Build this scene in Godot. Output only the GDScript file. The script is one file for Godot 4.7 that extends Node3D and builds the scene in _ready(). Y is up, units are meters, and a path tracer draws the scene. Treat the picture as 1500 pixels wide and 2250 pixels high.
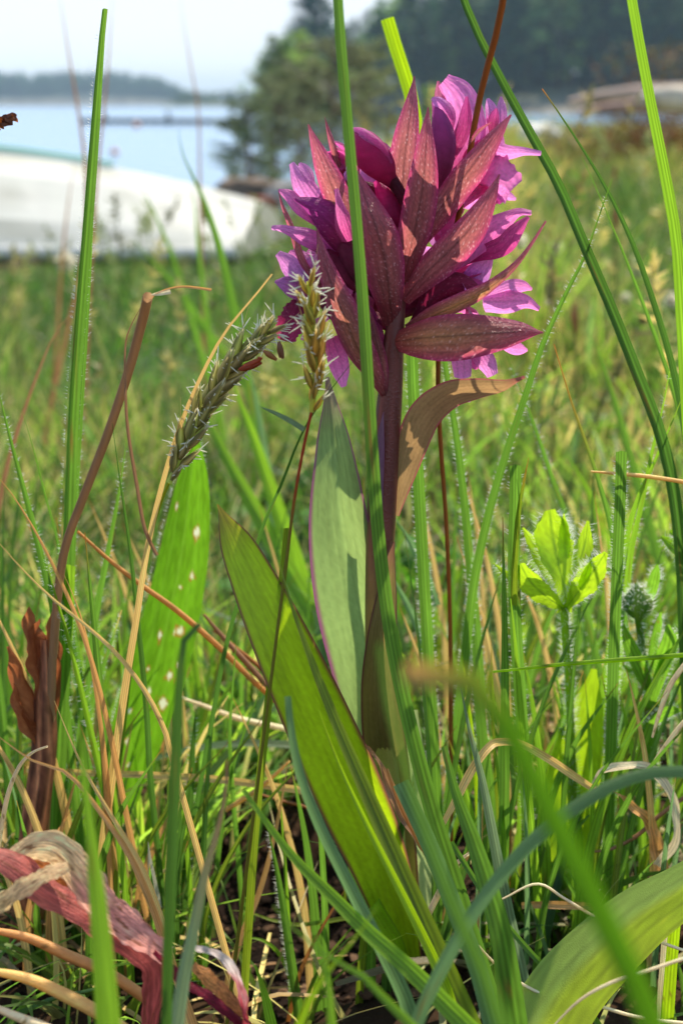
extends Node3D
# A marsh orchid in shore grass, seen from close to the ground.

const F := 3125.0            # focal length in photograph pixels
const CAM := Vector3(0, 0.2, 0)
const PITCH := -0.2795
const SEA := -0.7
const HZ := 0.28             # metres from the camera to the orchid
var cb: Basis
var rng := RandomNumberGenerator.new()
var nz := FastNoiseLite.new()
var used := {}
var M := {}


class MB:                    # collects grids of vertices, commits them as one mesh
	var v := PackedVector3Array()
	var c := PackedColorArray()
	var ix := PackedInt32Array()

	func grid(at: int, n: int, m: int) -> void:
		for i in n:
			for j in m:
				var a := at + i * (m + 1) + j
				var b := a + m + 1
				ix.append_array(PackedInt32Array([a, b, a + 1, a + 1, b, b + 1]))

	func tri(p: Vector3, q: Vector3, r: Vector3, col: Color) -> void:
		var a := v.size()
		v.append_array(PackedVector3Array([p, q, r]))
		c.append_array(PackedColorArray([col, col, col]))
		ix.append_array(PackedInt32Array([a, a + 1, a + 2]))

	func mesh() -> ArrayMesh:
		var nr := PackedVector3Array()
		nr.resize(v.size())
		for k in range(0, ix.size(), 3):
			var a := ix[k]
			var b := ix[k + 1]
			var d := ix[k + 2]
			var n := (v[d] - v[a]).cross(v[b] - v[a]) * 1e6
			nr[a] += n
			nr[b] += n
			nr[d] += n
		for k in nr.size():
			nr[k] = nr[k].normalized() if nr[k].length_squared() > 0.0 else Vector3.UP
		var arr := []
		arr.resize(Mesh.ARRAY_MAX)
		arr[Mesh.ARRAY_VERTEX] = v
		arr[Mesh.ARRAY_NORMAL] = nr
		arr[Mesh.ARRAY_COLOR] = c
		arr[Mesh.ARRAY_INDEX] = ix
		var am := ArrayMesh.new()
		if v.size():
			am.add_surface_from_arrays(Mesh.PRIMITIVE_TRIANGLES, arr)
		return am


# ------------------------------------------------------------------ places
func ray(x: float, y: float) -> Vector3:
	return cb * Vector3((x - 750.0) / F, (1125.0 - y) / F, -1.0)


func V(x: float, y: float, hz: float) -> Vector3:   # the point hz metres in front, on the upright plane there
	var d := ray(x, y)
	return CAM + d * (hz / -d.z)


func depth(p: Vector3) -> float:
	return -(p - CAM).dot(cb.z)


func land(x: float, z: float) -> float:             # height of the ground
	var d := maxf(-z, 0.0)
	var s := x / maxf(d, 0.4)
	var shore := lerpf(11.0, 40.0, smoothstep(-0.03, 0.08, s))
	var h := 0.0
	if d > 0.3:
		h = SEA * pow((d - 0.3) / (shore - 0.3), 0.8)
		if d > shore:
			h = SEA - (d - shore) * 0.12
	if d < 0.6:
		h -= 0.018 * bare(x, z)
	h += nz.get_noise_2d(x * 30.0, z * 30.0) * 0.004 * clampf(d * 3.0, 0.6, 4.0)
	return h


func ground(x: float, y: float) -> Vector3:         # where that line of sight meets the ground
	var d := ray(x, y)
	var t := 0.1
	while t < 400.0:
		var p := CAM + d * t
		if p.y < land(p.x, p.z):
			return Vector3(p.x, land(p.x, p.z), p.z)
		t *= 1.01
	return CAM + d * 400.0


# ------------------------------------------------------------------ nodes
func numbered(called: String) -> String:
	var k: int = used.get(called, 0)
	used[called] = k + 1
	return called if k == 0 else "%s_%03d" % [called, k]


func tag(o: Node3D, label: String, category: String, group := "", kind := "") -> Node3D:
	if label:
		o.set_meta("label", label)
	if category:
		o.set_meta("category", category)
	if group:
		o.set_meta("group", group)
	if kind:
		o.set_meta("kind", kind)
	return o


func thing(called: String, at: Vector3, label: String, category: String, group := "") -> Node3D:
	var o := Node3D.new()
	o.name = numbered(called)
	add_child(o, true)
	o.position = at
	tag(o, label, category, group)
	return o


func part(called: String, mb: MB, m: Material, parent: Node3D, kind := "") -> MeshInstance3D:
	var top := parent
	var shift := Vector3.ZERO
	while top and top != self:
		shift += top.position
		top = top.get_parent() as Node3D
	if shift != Vector3.ZERO:
		for k in mb.v.size():
			mb.v[k] -= shift
	var o := MeshInstance3D.new()
	o.mesh = mb.mesh()
	o.material_override = m
	o.name = called if parent != self else numbered(called)
	parent.add_child(o, true)
	if kind:
		o.set_meta("kind", kind)
	return o


func many(called: String, mesh: Mesh, m: Material, places: Array, colors: PackedColorArray, label: String, category: String, parent: Node3D = null) -> void:
	var mm := MultiMesh.new()
	mm.transform_format = MultiMesh.TRANSFORM_3D
	mm.use_colors = true
	mm.mesh = mesh
	mm.instance_count = places.size()
	for k in places.size():
		mm.set_instance_transform(k, places[k])
		mm.set_instance_color(k, colors[k])
	var o := MultiMeshInstance3D.new()
	o.multimesh = mm
	o.material_override = m
	o.name = numbered(called) if parent == null else called
	(self if parent == null else parent).add_child(o, true)
	tag(o, label, category, "", "stuff")


# ------------------------------------------------------------------ shapes
func pts(s: String, hz0: float, hz1: float) -> PackedVector3Array:   # "x,y x,y" or "x,y,mm" (mm further away)
	var out := PackedVector3Array()
	var a := s.split(" ", false)
	for k in a.size():
		var q := a[k].split(",")
		var hz := lerpf(hz0, hz1, float(k) / maxf(a.size() - 1, 1))
		if q.size() > 2:
			hz += float(q[2]) * 0.001
		out.append(V(float(q[0]), float(q[1]), hz))
	return out


func smooth(p: PackedVector3Array, n: int) -> PackedVector3Array:
	var dense := PackedVector3Array()
	var per := 10
	for k in p.size() - 1:
		var a := p[maxi(k - 1, 0)]
		var b := p[k]
		var c := p[k + 1]
		var d := p[mini(k + 2, p.size() - 1)]
		for i in per:
			dense.append(b.cubic_interpolate(c, a, d, float(i) / per))
	dense.append(p[p.size() - 1])
	var at := PackedFloat32Array([0.0])
	for k in range(1, dense.size()):
		at.append(at[k - 1] + dense[k].distance_to(dense[k - 1]))
	var total := at[at.size() - 1]
	var out := PackedVector3Array()
	var j := 0
	for i in n + 1:
		var want := total * i / n
		while j < dense.size() - 2 and at[j + 1] < want:
			j += 1
		var span := maxf(at[j + 1] - at[j], 1e-9)
		out.append(dense[j].lerp(dense[j + 1], clampf((want - at[j]) / span, 0, 1)))
	return out


func prof(a: Array, u: float) -> float:
	var x := u * (a.size() - 1)
	var k := mini(int(x), a.size() - 2)
	var f := x - k
	var y0: float = a[maxi(k - 1, 0)]
	var y1: float = a[k]
	var y2: float = a[k + 1]
	var y3: float = a[mini(k + 2, a.size() - 1)]
	return maxf(0.0, cubic_interpolate(y1, y2, y0, y3, f))


const BLADE := [0.05, 0.42, 0.68, 0.85, 0.95, 1.0, 1.0]
const CUT := [0.85, 0.9, 0.95, 1.0, 1.0, 1.0]
const BRACT := [0.04, 0.34, 0.64, 0.86, 0.98, 1.0, 0.90, 0.68, 0.42]
const LANCE := [0.06, 0.4, 0.7, 0.92, 1.0, 0.96, 0.82, 0.62, 0.42]
const PETAL := [0.2, 0.66, 0.92, 1.0, 0.94, 0.74, 0.5, 0.34]
const ROUNDTIP := [0.12, 0.52, 0.78, 0.93, 1.0, 1.0, 0.95, 0.86, 0.74, 0.6, 0.5]
const LIP := [0.42, 0.9, 1.0, 0.95, 0.8, 0.55, 0.3]


func sheet(mb: MB, p: PackedVector3Array, half: float, o: Dictionary) -> Dictionary:
	# a leaf: u runs from the tip (first point) to the base, v across it
	var n: int = o.get("n", 20)
	var m: int = o.get("m", 4)
	var shape: Array = o.get("prof", BLADE)
	var cup: float = o.get("cup", 0.0)
	var fold: float = o.get("fold", 0.0)
	var ridge: float = o.get("ridge", 0.0)
	var ridges: float = o.get("ridges", 3.0)
	var wave: float = o.get("wave", 0.0)
	var waves: float = o.get("waves", 4.0)
	var fringe: float = o.get("fringe", 0.0)
	var r0: float = o.get("roll", 0.0)
	var r1: float = o.get("roll1", r0)
	var col: Callable = o.col
	var c := smooth(p, n)
	var at := mb.v.size()
	var out := {"c": c, "s": PackedVector3Array(), "n": PackedVector3Array(), "t": PackedVector3Array(), "w": PackedFloat32Array()}
	var grit: float = o.get("grit", 0.0)
	var ph: float = o.get("phase", c[0].x * 3000.0)
	var side := Vector3.ZERO
	for i in n + 1:
		var u := float(i) / n
		var t := (c[mini(i + 1, n)] - c[maxi(i - 1, 0)]).normalized()
		var to: Vector3 = o.ref if o.has("ref") else (CAM - c[i]).normalized()
		var s := t.cross(to)
		if s.length() < 0.05:
			s = side if side != Vector3.ZERO else t.cross(Vector3.UP)
		s = s.normalized()
		if side != Vector3.ZERO and s.dot(side) < 0.0:
			s = -s
		side = s
		var nn := s.cross(t)
		var r := lerpf(r0, r1, u)
		var s2 := s * cos(r) + nn * sin(r)
		var n2 := nn * cos(r) - s * sin(r)
		var w := half * prof(shape, u)
		out.s.append(s2)
		out.n.append(n2)
		out.t.append(t)
		out.w.append(w)
		for j in m + 1:
			var v := 2.0 * j / m - 1.0
			var e := absf(v)
			var x := v * w
			var y := w * (cup * v * v + fold * e + ridge * cos(v * ridges * PI * 2.0))
			if wave != 0.0:
				y += wave * half * e * sin(u * waves * TAU + ph + (1.7 if v > 0 else 0.0))
			if fringe != 0.0 and (j == 0 or j == m):
				x *= 1.0 + fringe * sin(u * 47.0 + v * 2.0 + ph) * sin(u * 23.0)
			if grit > 0.0:
				y += rng.randf_range(-grit, grit) * 1e-6
			mb.v.append(c[i] + s2 * x + n2 * y)
			var cc: Color = col.call(u, v)
			if o.has("glint") and rng.randf() < 0.07:      # sun glitter of the papillae, painted as random pale dots
				cc = cc.lerp(Color(1.0, 0.86, 0.86), rng.randf() * o.glint)
			mb.c.append(cc)
	mb.grid(at, n, m)
	return out


func tube(mb: MB, p: PackedVector3Array, radii: Array, col: Callable, n := 16, sides := 7, bump := 0.0) -> Dictionary:
	var c := smooth(p, n)
	var at := mb.v.size()
	var side := Vector3.ZERO
	var out := {"c": c, "s": PackedVector3Array(), "n": PackedVector3Array(), "t": PackedVector3Array(), "w": PackedFloat32Array()}
	for i in n + 1:
		var u := float(i) / n
		var t := (c[mini(i + 1, n)] - c[maxi(i - 1, 0)]).normalized()
		var s := t.cross(Vector3.BACK) if side == Vector3.ZERO else side - t * side.dot(t)
		if s.length() < 0.05:
			s = t.cross(Vector3.RIGHT)
		side = s.normalized()
		var b := side.cross(t)
		var r := prof(radii, u)
		out.s.append(side)
		out.n.append(b)
		out.t.append(t)
		out.w.append(r)
		for j in sides + 1:
			var a := TAU * j / sides
			var rr := r * (1.0 + bump * sin(a * 3.0 + u * 5.0))
			mb.v.append(c[i] + (side * cos(a) - b * sin(a)) * rr)
			mb.c.append(col.call(u, cos(a)))
	mb.grid(at, n, sides)
	return out


func hairs(parent: Node3D, f: Dictionary, count: int, mm: float, u0: float, u1: float, both := true, around := false) -> void:
	var mb := MB.new()
	var n: int = f.c.size() - 1
	for k in int(count * 1.5):
		var u := rng.randf_range(u0, u1)
		var i := mini(int(u * n), n - 1)
		var fr := u * n - i
		var c: Vector3 = f.c[i].lerp(f.c[i + 1], fr)
		var w := lerpf(f.w[i], f.w[i + 1], fr)
		var sg := (1.0 if rng.randf() < 0.5 else -1.0) if both else 1.0
		var s: Vector3 = f.s[i] * sg
		if around:
			var a := rng.randf() * TAU
			s = f.s[i] * cos(a) + f.n[i] * sin(a)
		var b := c + s * w * 0.98
		var dir: Vector3 = (s + f.t[i] * rng.randf_range(-0.75, 0.25) + f.n[i] * rng.randf_range(-0.6, 0.6)).normalized()
		var l := mm * 0.001 * rng.randf_range(0.5, 1.2)
		var wd: Vector3 = dir.cross(Vector3(0, 0, 1)).normalized() * 0.000045
		mb.tri(b - wd, b + wd, b + dir * l + Vector3(0, l * 0.15, 0), Color(0.95, 0.96, 0.92))
	part("hairs", mb, M.hair, parent, "stuff")


func mixc(a: Color, b: Color, t: float) -> Color:
	return a.lerp(b, clampf(t, 0.0, 1.0))


func to_ground(p: PackedVector3Array) -> PackedVector3Array:
	var last := p[p.size() - 1]
	var dir := (last - p[p.size() - 2]).normalized()
	var gap := last.y - land(last.x, last.z)
	if gap > 0.002:
		var go := Vector3(dir.x, minf(dir.y, -0.5), dir.z)
		var t := (gap + 0.003) / -go.y
		if t > 0.03:
			p.append(last + go * t * 0.5)
		p.append(last + go * t)
	return p


# ------------------------------------------------------------------ grass blades
var pal := {
	"reed": Color(0.68, 0.54, 0.39),
	"deep": Color(0.30, 0.47, 0.10),
	"bright": Color(0.50, 0.67, 0.18), "mid": Color(0.38, 0.54, 0.19), "dark": Color(0.29, 0.43, 0.17), "blue": Color(0.42, 0.56, 0.35),
	"olive": Color(0.47, 0.55, 0.15), "lime": Color(0.62, 0.76, 0.12), "grey": Color(0.46, 0.55, 0.40), "straw": Color(0.90, 0.74, 0.44),
	"pale": Color(0.90, 0.82, 0.66), "rust": Color(0.62, 0.40, 0.20), "brown": Color(0.60, 0.44, 0.31), "tan": Color(0.82, 0.61, 0.36),
}


func blade_col(base: Color, tip: Color, tip_len: float, seed_: float) -> Callable:
	return func(u: float, v: float) -> Color:
		var q := nz.get_noise_2d(u * 60.0 + seed_, v * 14.0) * 0.16 + nz.get_noise_2d(u * 500.0 + seed_, v * 40.0) * 0.10
		var c := base * (1.0 + q - 0.15 * cos(v * 11.0))
		var spot := nz.get_noise_2d(u * 170.0 + seed_ * 3.0, v * 9.0)
		c = mixc(c, Color(0.50, 0.40, 0.20), smoothstep(0.42, 0.6, spot) * 0.8)
		c = mixc(tip, c, u / tip_len) if tip_len > 0.0 else c
		c.a = 1.0
		return c


func blade(called: String, label: String, s: String, hz, wpx: float, color: String, o := {}) -> Node3D:
	var h0: float = hz[0] if hz is Array else hz
	var h1: float = hz[1] if hz is Array else hz
	var p := pts(s, h0, h1)
	var mid := p[p.size() / 2]
	var half := wpx * (0.5 if h0 < 0.24 else 0.6) * depth(mid) / F
	if not o.get("loose", false):
		p = to_ground(p)
	var dry := color in ["straw", "pale", "rust", "brown", "tan", "reed"]
	var base: Color = pal[color]
	var sd := mid.x * 9000.0
	var col := blade_col(base, pal[o.tip] if o.has("tip") else base, o.get("tip_len", 0.0), sd)
	var mb := MB.new()
	var foot := p[p.size() - 1]
	var o3 := thing(called, foot, label, "dry stalk" if dry else "grass blade", o.get("group", ""))
	var f: Dictionary
	if o.get("round", false):
		f = tube(mb, p, o.get("radii", [half * 0.45, half * 0.8, half, half, half]), col, 40, 7)
	else:
		f = sheet(mb, p, half, {"col": col, "n": o.get("n", 40), "m": 8, "prof": o.get("prof", BLADE), "cup": o.get("cup", 0.0), "fold": o.get("fold", 0.45), "ridge": 0.05, "ridges": 2.0, "roll": o.get("roll", 0.0), "roll1": o.get("roll1", o.get("roll", 0.0)), "wave": o.get("wave", 0.0)})
	part("stalk" if dry else "blade", mb, M.straw if dry else M.leaf, o3)
	if o.has("hair"):
		hairs(o3, f, o.hair, o.get("hmm", 1.2), o.get("hu0", 0.02), o.get("hu1", 0.8), o.get("both", true))
	return o3


# ------------------------------------------------------------------ materials
func mat(rough: float, through: float, spec := 0.5, tint := Color.WHITE) -> StandardMaterial3D:
	var m := StandardMaterial3D.new()
	m.vertex_color_use_as_albedo = true
	m.vertex_color_is_srgb = true
	m.albedo_color = tint
	m.roughness = rough
	m.metallic_specular = spec
	m.cull_mode = BaseMaterial3D.CULL_DISABLED
	if through > 0.0:
		var k := through * 2.0
		m.backlight_enabled = true
		m.backlight = Color(k, k, k).linear_to_srgb()
	return m


func noise_tex(freq: float, size := 256, normal := true, strength := 4.0, kind := FastNoiseLite.TYPE_SIMPLEX_SMOOTH) -> NoiseTexture2D:
	var f := FastNoiseLite.new()
	f.noise_type = kind
	f.seed = 3
	f.frequency = freq
	var t := NoiseTexture2D.new()
	t.width = size
	t.height = size
	t.seamless = true
	t.as_normal_map = normal
	t.bump_strength = strength
	t.noise = f
	return t


func grain(m: StandardMaterial3D, tex: Texture2D, per_metre: float, amount: float, world := false) -> void:
	m.normal_enabled = true
	m.normal_texture = tex
	m.normal_scale = amount
	m.uv1_triplanar = true
	m.uv1_world_triplanar = world
	m.uv1_scale = Vector3.ONE * per_metre


func make_materials() -> void:
	var cells := noise_tex(0.12, 256, true, 6.0, FastNoiseLite.TYPE_CELLULAR)
	var soft := noise_tex(0.04, 256, true, 5.0)
	M.leaf = mat(0.42, 0.66, 0.5)
	grain(M.leaf, cells, 120.0, 0.35)
	M.broad = mat(0.36, 0.70, 0.6)
	grain(M.broad, cells, 90.0, 0.3)
	M.bract = mat(0.3, 0.66, 0.7)
	grain(M.bract, cells, 110.0, 2.0)
	M.petal = mat(0.42, 0.64, 0.5)
	grain(M.petal, cells, 120.0, 1.6)
	M.stem = mat(0.38, 0.12, 0.5)
	grain(M.stem, cells, 80.0, 0.4)
	M.straw = mat(0.5, 0.42, 0.5)
	grain(M.straw, cells, 100.0, 0.4)
	M.withered = mat(0.5, 0.62, 0.4)
	grain(M.withered, cells, 70.0, 0.6)
	M.hair = mat(0.3, 0.6, 0.8)
	M.turf = mat(0.45, 0.62, 0.5)
	M.soil = mat(0.95, 0.0, 0.25)
	grain(M.soil, soft, 14.0, 1.0)
	M.bark = mat(0.9, 0.0, 0.3)
	M.needle = mat(0.6, 0.35, 0.3)
	M.rock = mat(0.85, 0.0, 0.4)
	grain(M.rock, soft, 1.6, 1.0)
	M.hull = mat(0.35, 0.0, 0.5)
	grain(M.hull, soft, 1.2, 0.12)
	M.wood = mat(0.8, 0.0, 0.4)
	M.sea = mat(0.22, 0.0, 0.5)
	grain(M.sea, noise_tex(0.03, 512, true, 9.0), 0.35, 0.35, true)


func flat(c: Color) -> Callable:
	return func(_u, _v): return c


# ------------------------------------------------------------------ the setting
func build_land() -> void:
	var mb := MB.new()
	var rows := 150
	var cols := 120
	for i in rows + 1:
		var k := float(i) / rows
		var d := -2.5 + k * 6.0 if k < 0.5 else 0.5 * pow(130.0, (k - 0.5) * 2.0)
		if k < 0.5:
			d = lerpf(-2.5, 0.5, 1.0 - pow(1.0 - k * 2.0, 2.0))
		for j in cols + 1:
			var s := lerpf(-1.3, 1.3, float(j) / cols)
			s = s * absf(s) * 0.6 + s * 0.35
			var x := s * (absf(d) + 0.6)
			mb.v.append(Vector3(x, land(x, -d), -d))
			var q := nz.get_noise_2d(x * 90.0, d * 90.0) * 0.5 + nz.get_noise_2d(x * 800.0, d * 800.0) * 0.5
			var far := smoothstep(0.7, 2.5, d)
			var c := mixc(mixc(Color(0.24, 0.18, 0.13), Color(0.14, 0.10, 0.08), bare(x, -d)), Color(0.44, 0.46, 0.27), far)
			c = c * (1.0 + q * 0.6)
			c.a = 1.0
			mb.c.append(c)
	mb.grid(0, rows, cols)
	tag(part("meadow_ground", mb, M.soil, self), "dark crumbly soil and moss under the shore grass", "ground", "", "structure")
	var sea := MB.new()
	for i in 41:
		for j in 41:
			sea.v.append(Vector3((j / 20.0 - 1.0) * 900.0 * pow(absf(j / 20.0 - 1.0), 1.5), SEA, -6.0 - 1600.0 * pow(i / 40.0, 2.5)))
			sea.c.append(Color(0.50, 0.62, 0.72))
	sea.grid(0, 40, 40)
	tag(part("sea_water", sea, M.sea, self), "calm blue sea water of the bay", "water", "", "structure")


func hill(called: String, label: String, x0: float, x1: float, dist: float, tops: Array, col: Color, thick: float) -> MB:
	# a long low hill seen from the side: tops are pixel heights of its crest above the waterline
	var mb := MB.new()
	var n := 60
	var m := 8
	for i in n + 1:
		var u := float(i) / n
		var p := V(lerpf(x0, x1, u), 228, dist)
		var top := prof(tops, u) * dist / F
		for j in m + 1:
			var v := float(j) / m
			var h := SEA - 0.5 + (top + 0.8) * sin(v * PI) * (1.0 + 0.15 * nz.get_noise_2d(p.x * 3.0, v * 60.0))
			mb.v.append(Vector3(p.x, h, p.z - (v - 0.35) * thick))
			var q := 1.0 + 0.3 * nz.get_noise_2d(p.x * 9.0, v * 90.0)
			var c := mixc(Color(0.46, 0.43, 0.40), col, smoothstep(0.10, 0.16, v)) * q
			c.a = 1.0
			mb.c.append(c)
	mb.grid(0, n, m)
	return mb


func conifer_mesh(seed_: int, spread: float, n: int) -> MB:
	# a unit-high tree crown of needle clumps, on a short trunk
	var r := RandomNumberGenerator.new()
	r.seed = seed_
	var mb := MB.new()
	tube(mb, PackedVector3Array([Vector3.ZERO, Vector3(0.01, 0.5, 0), Vector3(0, 0.95, 0.01)]), [0.018, 0.012, 0.003], flat(Color(0.36, 0.28, 0.24)), 6, 5)
	var arms := 26
	for a in arms:
		var y := 0.16 + 0.82 * pow(float(a) / arms, 0.9) + r.randf() * 0.02
		var reach := spread * (1.0 - pow(y, 1.6)) * r.randf_range(0.45, 1.15) + 0.02
		var az := r.randf() * TAU
		var out := Vector3(cos(az), 0, sin(az))
		for k in n / arms:
			var t := sqrt(r.randf()) * reach
			var p := Vector3(0, y + t * r.randf_range(-0.12, 0.25), 0) + out * t + Vector3(r.randf_range(-1, 1), r.randf_range(-0.6, 0.8), r.randf_range(-1, 1)) * 0.035
			var c := Color(0.38, 0.48, 0.32) * r.randf_range(0.7, 1.35)
			c.a = 1.0
			for q in 3:
				var dir := (out + Vector3(r.randf_range(-1, 1), r.randf_range(-0.5, 1.0), r.randf_range(-1, 1))).normalized()
				var w := dir.cross(Vector3(r.randf_range(-1, 1), 1, r.randf_range(-1, 1))).normalized() * 0.011
				mb.tri(p - w, p + w, p + dir * r.randf_range(0.03, 0.06), c)
	return mb


func tree(called: String, label: String, at: Vector3, height: float, spread: float, seed_: int, tint: Color, clumps := 900, group := "") -> void:
	var r := RandomNumberGenerator.new()
	r.seed = seed_
	var o := thing(called, at, label, "pine tree" if called == "pine_tree" else "tree", group)
	var tr := MB.new()
	var lean := Vector3(r.randf_range(-0.06, 0.06), 0, r.randf_range(-0.05, 0.05)) * height
	tube(tr, PackedVector3Array([at + Vector3(0, -0.05, 0), at + Vector3(0, height * 0.5, 0) + lean * 0.3, at + Vector3(0, height * 0.96, 0) + lean]), [height * 0.028, height * 0.02, height * 0.004], flat(Color(0.40, 0.30, 0.25)), 10, 7)
	var cr := MB.new()
	var arms := 46
	for a in arms:
		var y := 0.08 + 0.90 * pow(float(a) / arms, 0.9)
		var reach := spread * height * (0.35 + 0.65 * (1.0 - pow(y, 1.5))) * r.randf_range(0.5, 1.1)
		var az := r.randf() * TAU
		var out := Vector3(cos(az), r.randf_range(0.0, 0.35), sin(az)).normalized()
		var root := at + lean * y + Vector3(0, y * height, 0)
		tube(tr, PackedVector3Array([root, root + out * reach * 0.5 + Vector3(0, -0.01, 0) * height, root + out * reach * 0.95]), [height * 0.006, height * 0.004, height * 0.002], flat(Color(0.36, 0.27, 0.22)), 4, 4)
		for k in clumps / arms:
			var t := pow(r.randf(), 0.6) * reach
			var p := root + out * t + Vector3(r.randf_range(-1, 1), r.randf_range(-0.7, 0.9), r.randf_range(-1, 1)) * height * 0.035
			var c := tint * r.randf_range(0.7, 1.35)
			c.a = 1.0
			for q in 4:
				var dir := (out + Vector3(r.randf_range(-1, 1), r.randf_range(-0.4, 1.1), r.randf_range(-1, 1))).normalized()
				var w := dir.cross(Vector3(r.randf_range(-1, 1), 1, r.randf_range(-1, 1))).normalized() * height * 0.009
				cr.tri(p - w, p + w, p + dir * height * r.randf_range(0.03, 0.065), c)
	part("trunk", tr, M.bark, o)
	part("crown", cr, M.needle, o)


func rock(called: String, label: String, px: float, py: float, hz: float, size: Vector3, seed_: int, col: Color, group := "") -> void:
	var at := V(px, py, hz)
	var mb := MB.new()
	var n := 14
	var m := 20
	for i in n + 1:
		for j in m + 1:
			var a := TAU * j / m
			var b := PI * i / n
			var dir := Vector3(sin(b) * cos(a), cos(b), sin(b) * sin(a))
			var bx := Vector3(signf(dir.x) * pow(absf(dir.x), 0.7), signf(dir.y) * pow(absf(dir.y), 0.6), signf(dir.z) * pow(absf(dir.z), 0.7))
			var q := 1.0 + 0.35 * nz.get_noise_3d(dir.x * 40.0 + seed_ * 50.0, dir.y * 40.0, dir.z * 40.0)
			mb.v.append(at + bx * size * 0.5 * q)
			var c := col * (1.0 + 0.5 * nz.get_noise_3d(dir.x * 120.0 + seed_ * 9.0, dir.y * 120.0, dir.z * 120.0))
			c.a = 1.0
			mb.c.append(c)
	mb.grid(0, n, m)
	var o := thing(called, at, label, "rock", group)
	part("stone", mb, M.rock, o)


func build_far() -> void:
	var h1 := hill("", "", -500, 520, 640.0, [14, 22, 24, 34, 36, 34, 38, 34, 14, 4], Color(0.26, 0.32, 0.24), 60.0)
	tag(part("island_hill", h1, M.rock, self), "long low wooded island across the bay at left", "hill", "", "structure")
	var h2 := hill("", "", 360, 800, 420.0, [3, 8, 10, 14, 18, 24], Color(0.32, 0.36, 0.26), 40.0)
	tag(part("point_hill", h2, M.rock, self), "low rocky point in front of the far island", "hill", "", "structure")
	var h3 := hill("", "", 560, 2100, 150.0, [2, 18, 40, 70, 80, 90, 100, 110, 110], Color(0.30, 0.34, 0.22), 50.0)
	tag(part("shore_hill", h3, M.rock, self), "wooded hill behind the inlet at right", "hill", "", "structure")
	var r := RandomNumberGenerator.new()
	r.seed = 11
	var places := [[], [], []]
	var cols := [PackedColorArray(), PackedColorArray(), PackedColorArray()]
	for k in 1500:
		var u := r.randf()
		var x := lerpf(-500, 520, u)
		var d := 640.0 + r.randf_range(-8, 25)
		var p := V(x, 228, d)
		var crest: float = prof([14, 22, 24, 34, 36, 34, 38, 34, 14, 4], u) * d / F
		p.y = SEA + crest * r.randf_range(0.25, 0.9)
		var h := r.randf_range(4.5, 7.5) * clampf(crest / 4.0, 0.4, 1.15)
		var w := h * r.randf_range(1.0, 1.7)
		var q := k % 3
		places[q].append(Transform3D(Basis(Vector3.UP, r.randf() * TAU).scaled(Vector3(w, h, w)), p))
		cols[q].append(Color(0.85, 1, 0.9) * r.randf_range(0.7, 1.1))
	for k in 260:
		var u := r.randf()
		var d := 420.0 + r.randf_range(0, 12)
		var p := V(lerpf(380, 800, u), 228, d)
		p.y = SEA + prof([3, 8, 10, 14, 18, 24], u) * d / F * 0.7
		var h := r.randf_range(2.0, 4.0)
		var q := k % 3
		places[q].append(Transform3D(Basis(Vector3.UP, r.randf() * TAU).scaled(Vector3(h * 1.3, h, h * 1.3)), p))
		cols[q].append(Color(1, 1, 0.9) * r.randf_range(0.8, 1.2))
	for k in 620:
		var u := pow(r.randf(), 0.85)
		var d := 150.0 + r.randf_range(-9, 34)
		var p := V(lerpf(620, 2000, u), 228, d)
		var crest: float = prof([2, 18, 40, 70, 80, 90, 100, 110, 110], u) * 150.0 / F
		var v := clampf((d - 141.0) / 30.0, 0.0, 1.0)
		p.y = SEA + crest * sin(lerpf(0.1, 0.5, v) * PI) * 0.95
		var h := r.randf_range(6.0, 13.0) * (0.6 + 0.5 * minf(u * 3.0, 1.0))
		var w := h * r.randf_range(0.7, 1.3)
		var q := k % 3
		places[q].append(Transform3D(Basis(Vector3.UP, r.randf() * TAU).scaled(Vector3(w, h, w)), p))
		var t := r.randf()
		cols[q].append(mixc(Color(0.55, 0.72, 0.72), Color(1.5, 1.4, 1.0), t * t * t) * r.randf_range(0.7, 1.15))
	for k in 240:                                   # bushes on the near side of the inlet, behind the flower
		var u := r.randf()
		var d := r.randf_range(48.0, 75.0)
		var p := V(lerpf(590, 960, u), 228, d)
		p.y = SEA + r.randf_range(0.0, 0.9) * (1.0 - u * 0.5)
		var h := r.randf_range(0.8, 2.2) * (1.2 - u * 0.6)
		var q := k % 3
		places[q].append(Transform3D(Basis(Vector3.UP, r.randf() * TAU).scaled(Vector3(h * 1.7, h, h * 1.7)), p))
		cols[q].append(mixc(Color(0.8, 0.9, 0.8), Color(1.7, 1.55, 1.0), r.randf()) * r.randf_range(0.8, 1.1))
	for q in 3:
		many("distant_forest", conifer_mesh(20 + q, [0.26, 0.34, 0.30][q], 420).mesh(), M.needle, places[q], cols[q], "far off dark conifer forest on the islands and the hill", "forest")
	tree("pine_tree", "tall ragged pine standing against the sky at the hill's left end", Vector3(V(690, 228, 120).x, 0.6, -120), 10.5, 0.26, 5, Color(0.26, 0.36, 0.30), 1400)
	tree("pine_tree", "bushy olive green pine on the rocks left of the orchid flower", Vector3(V(655, 228, 18).x, -0.75, -18), 1.35, 0.72, 6, Color(0.46, 0.48, 0.34), 1500)
	tree("pine_tree", "low dark pine bush reaching out over the water beside the boat", Vector3(V(545, 228, 15).x, -0.72, -15), 0.95, 0.55, 7, Color(0.42, 0.47, 0.32), 1500)
	tree("pine_tree", "small yellow green pine between the dark bush and the orchid", Vector3(V(730, 228, 21).x, -0.7, -21), 1.75, 0.8, 8, Color(0.48, 0.49, 0.35), 1300)
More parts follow.
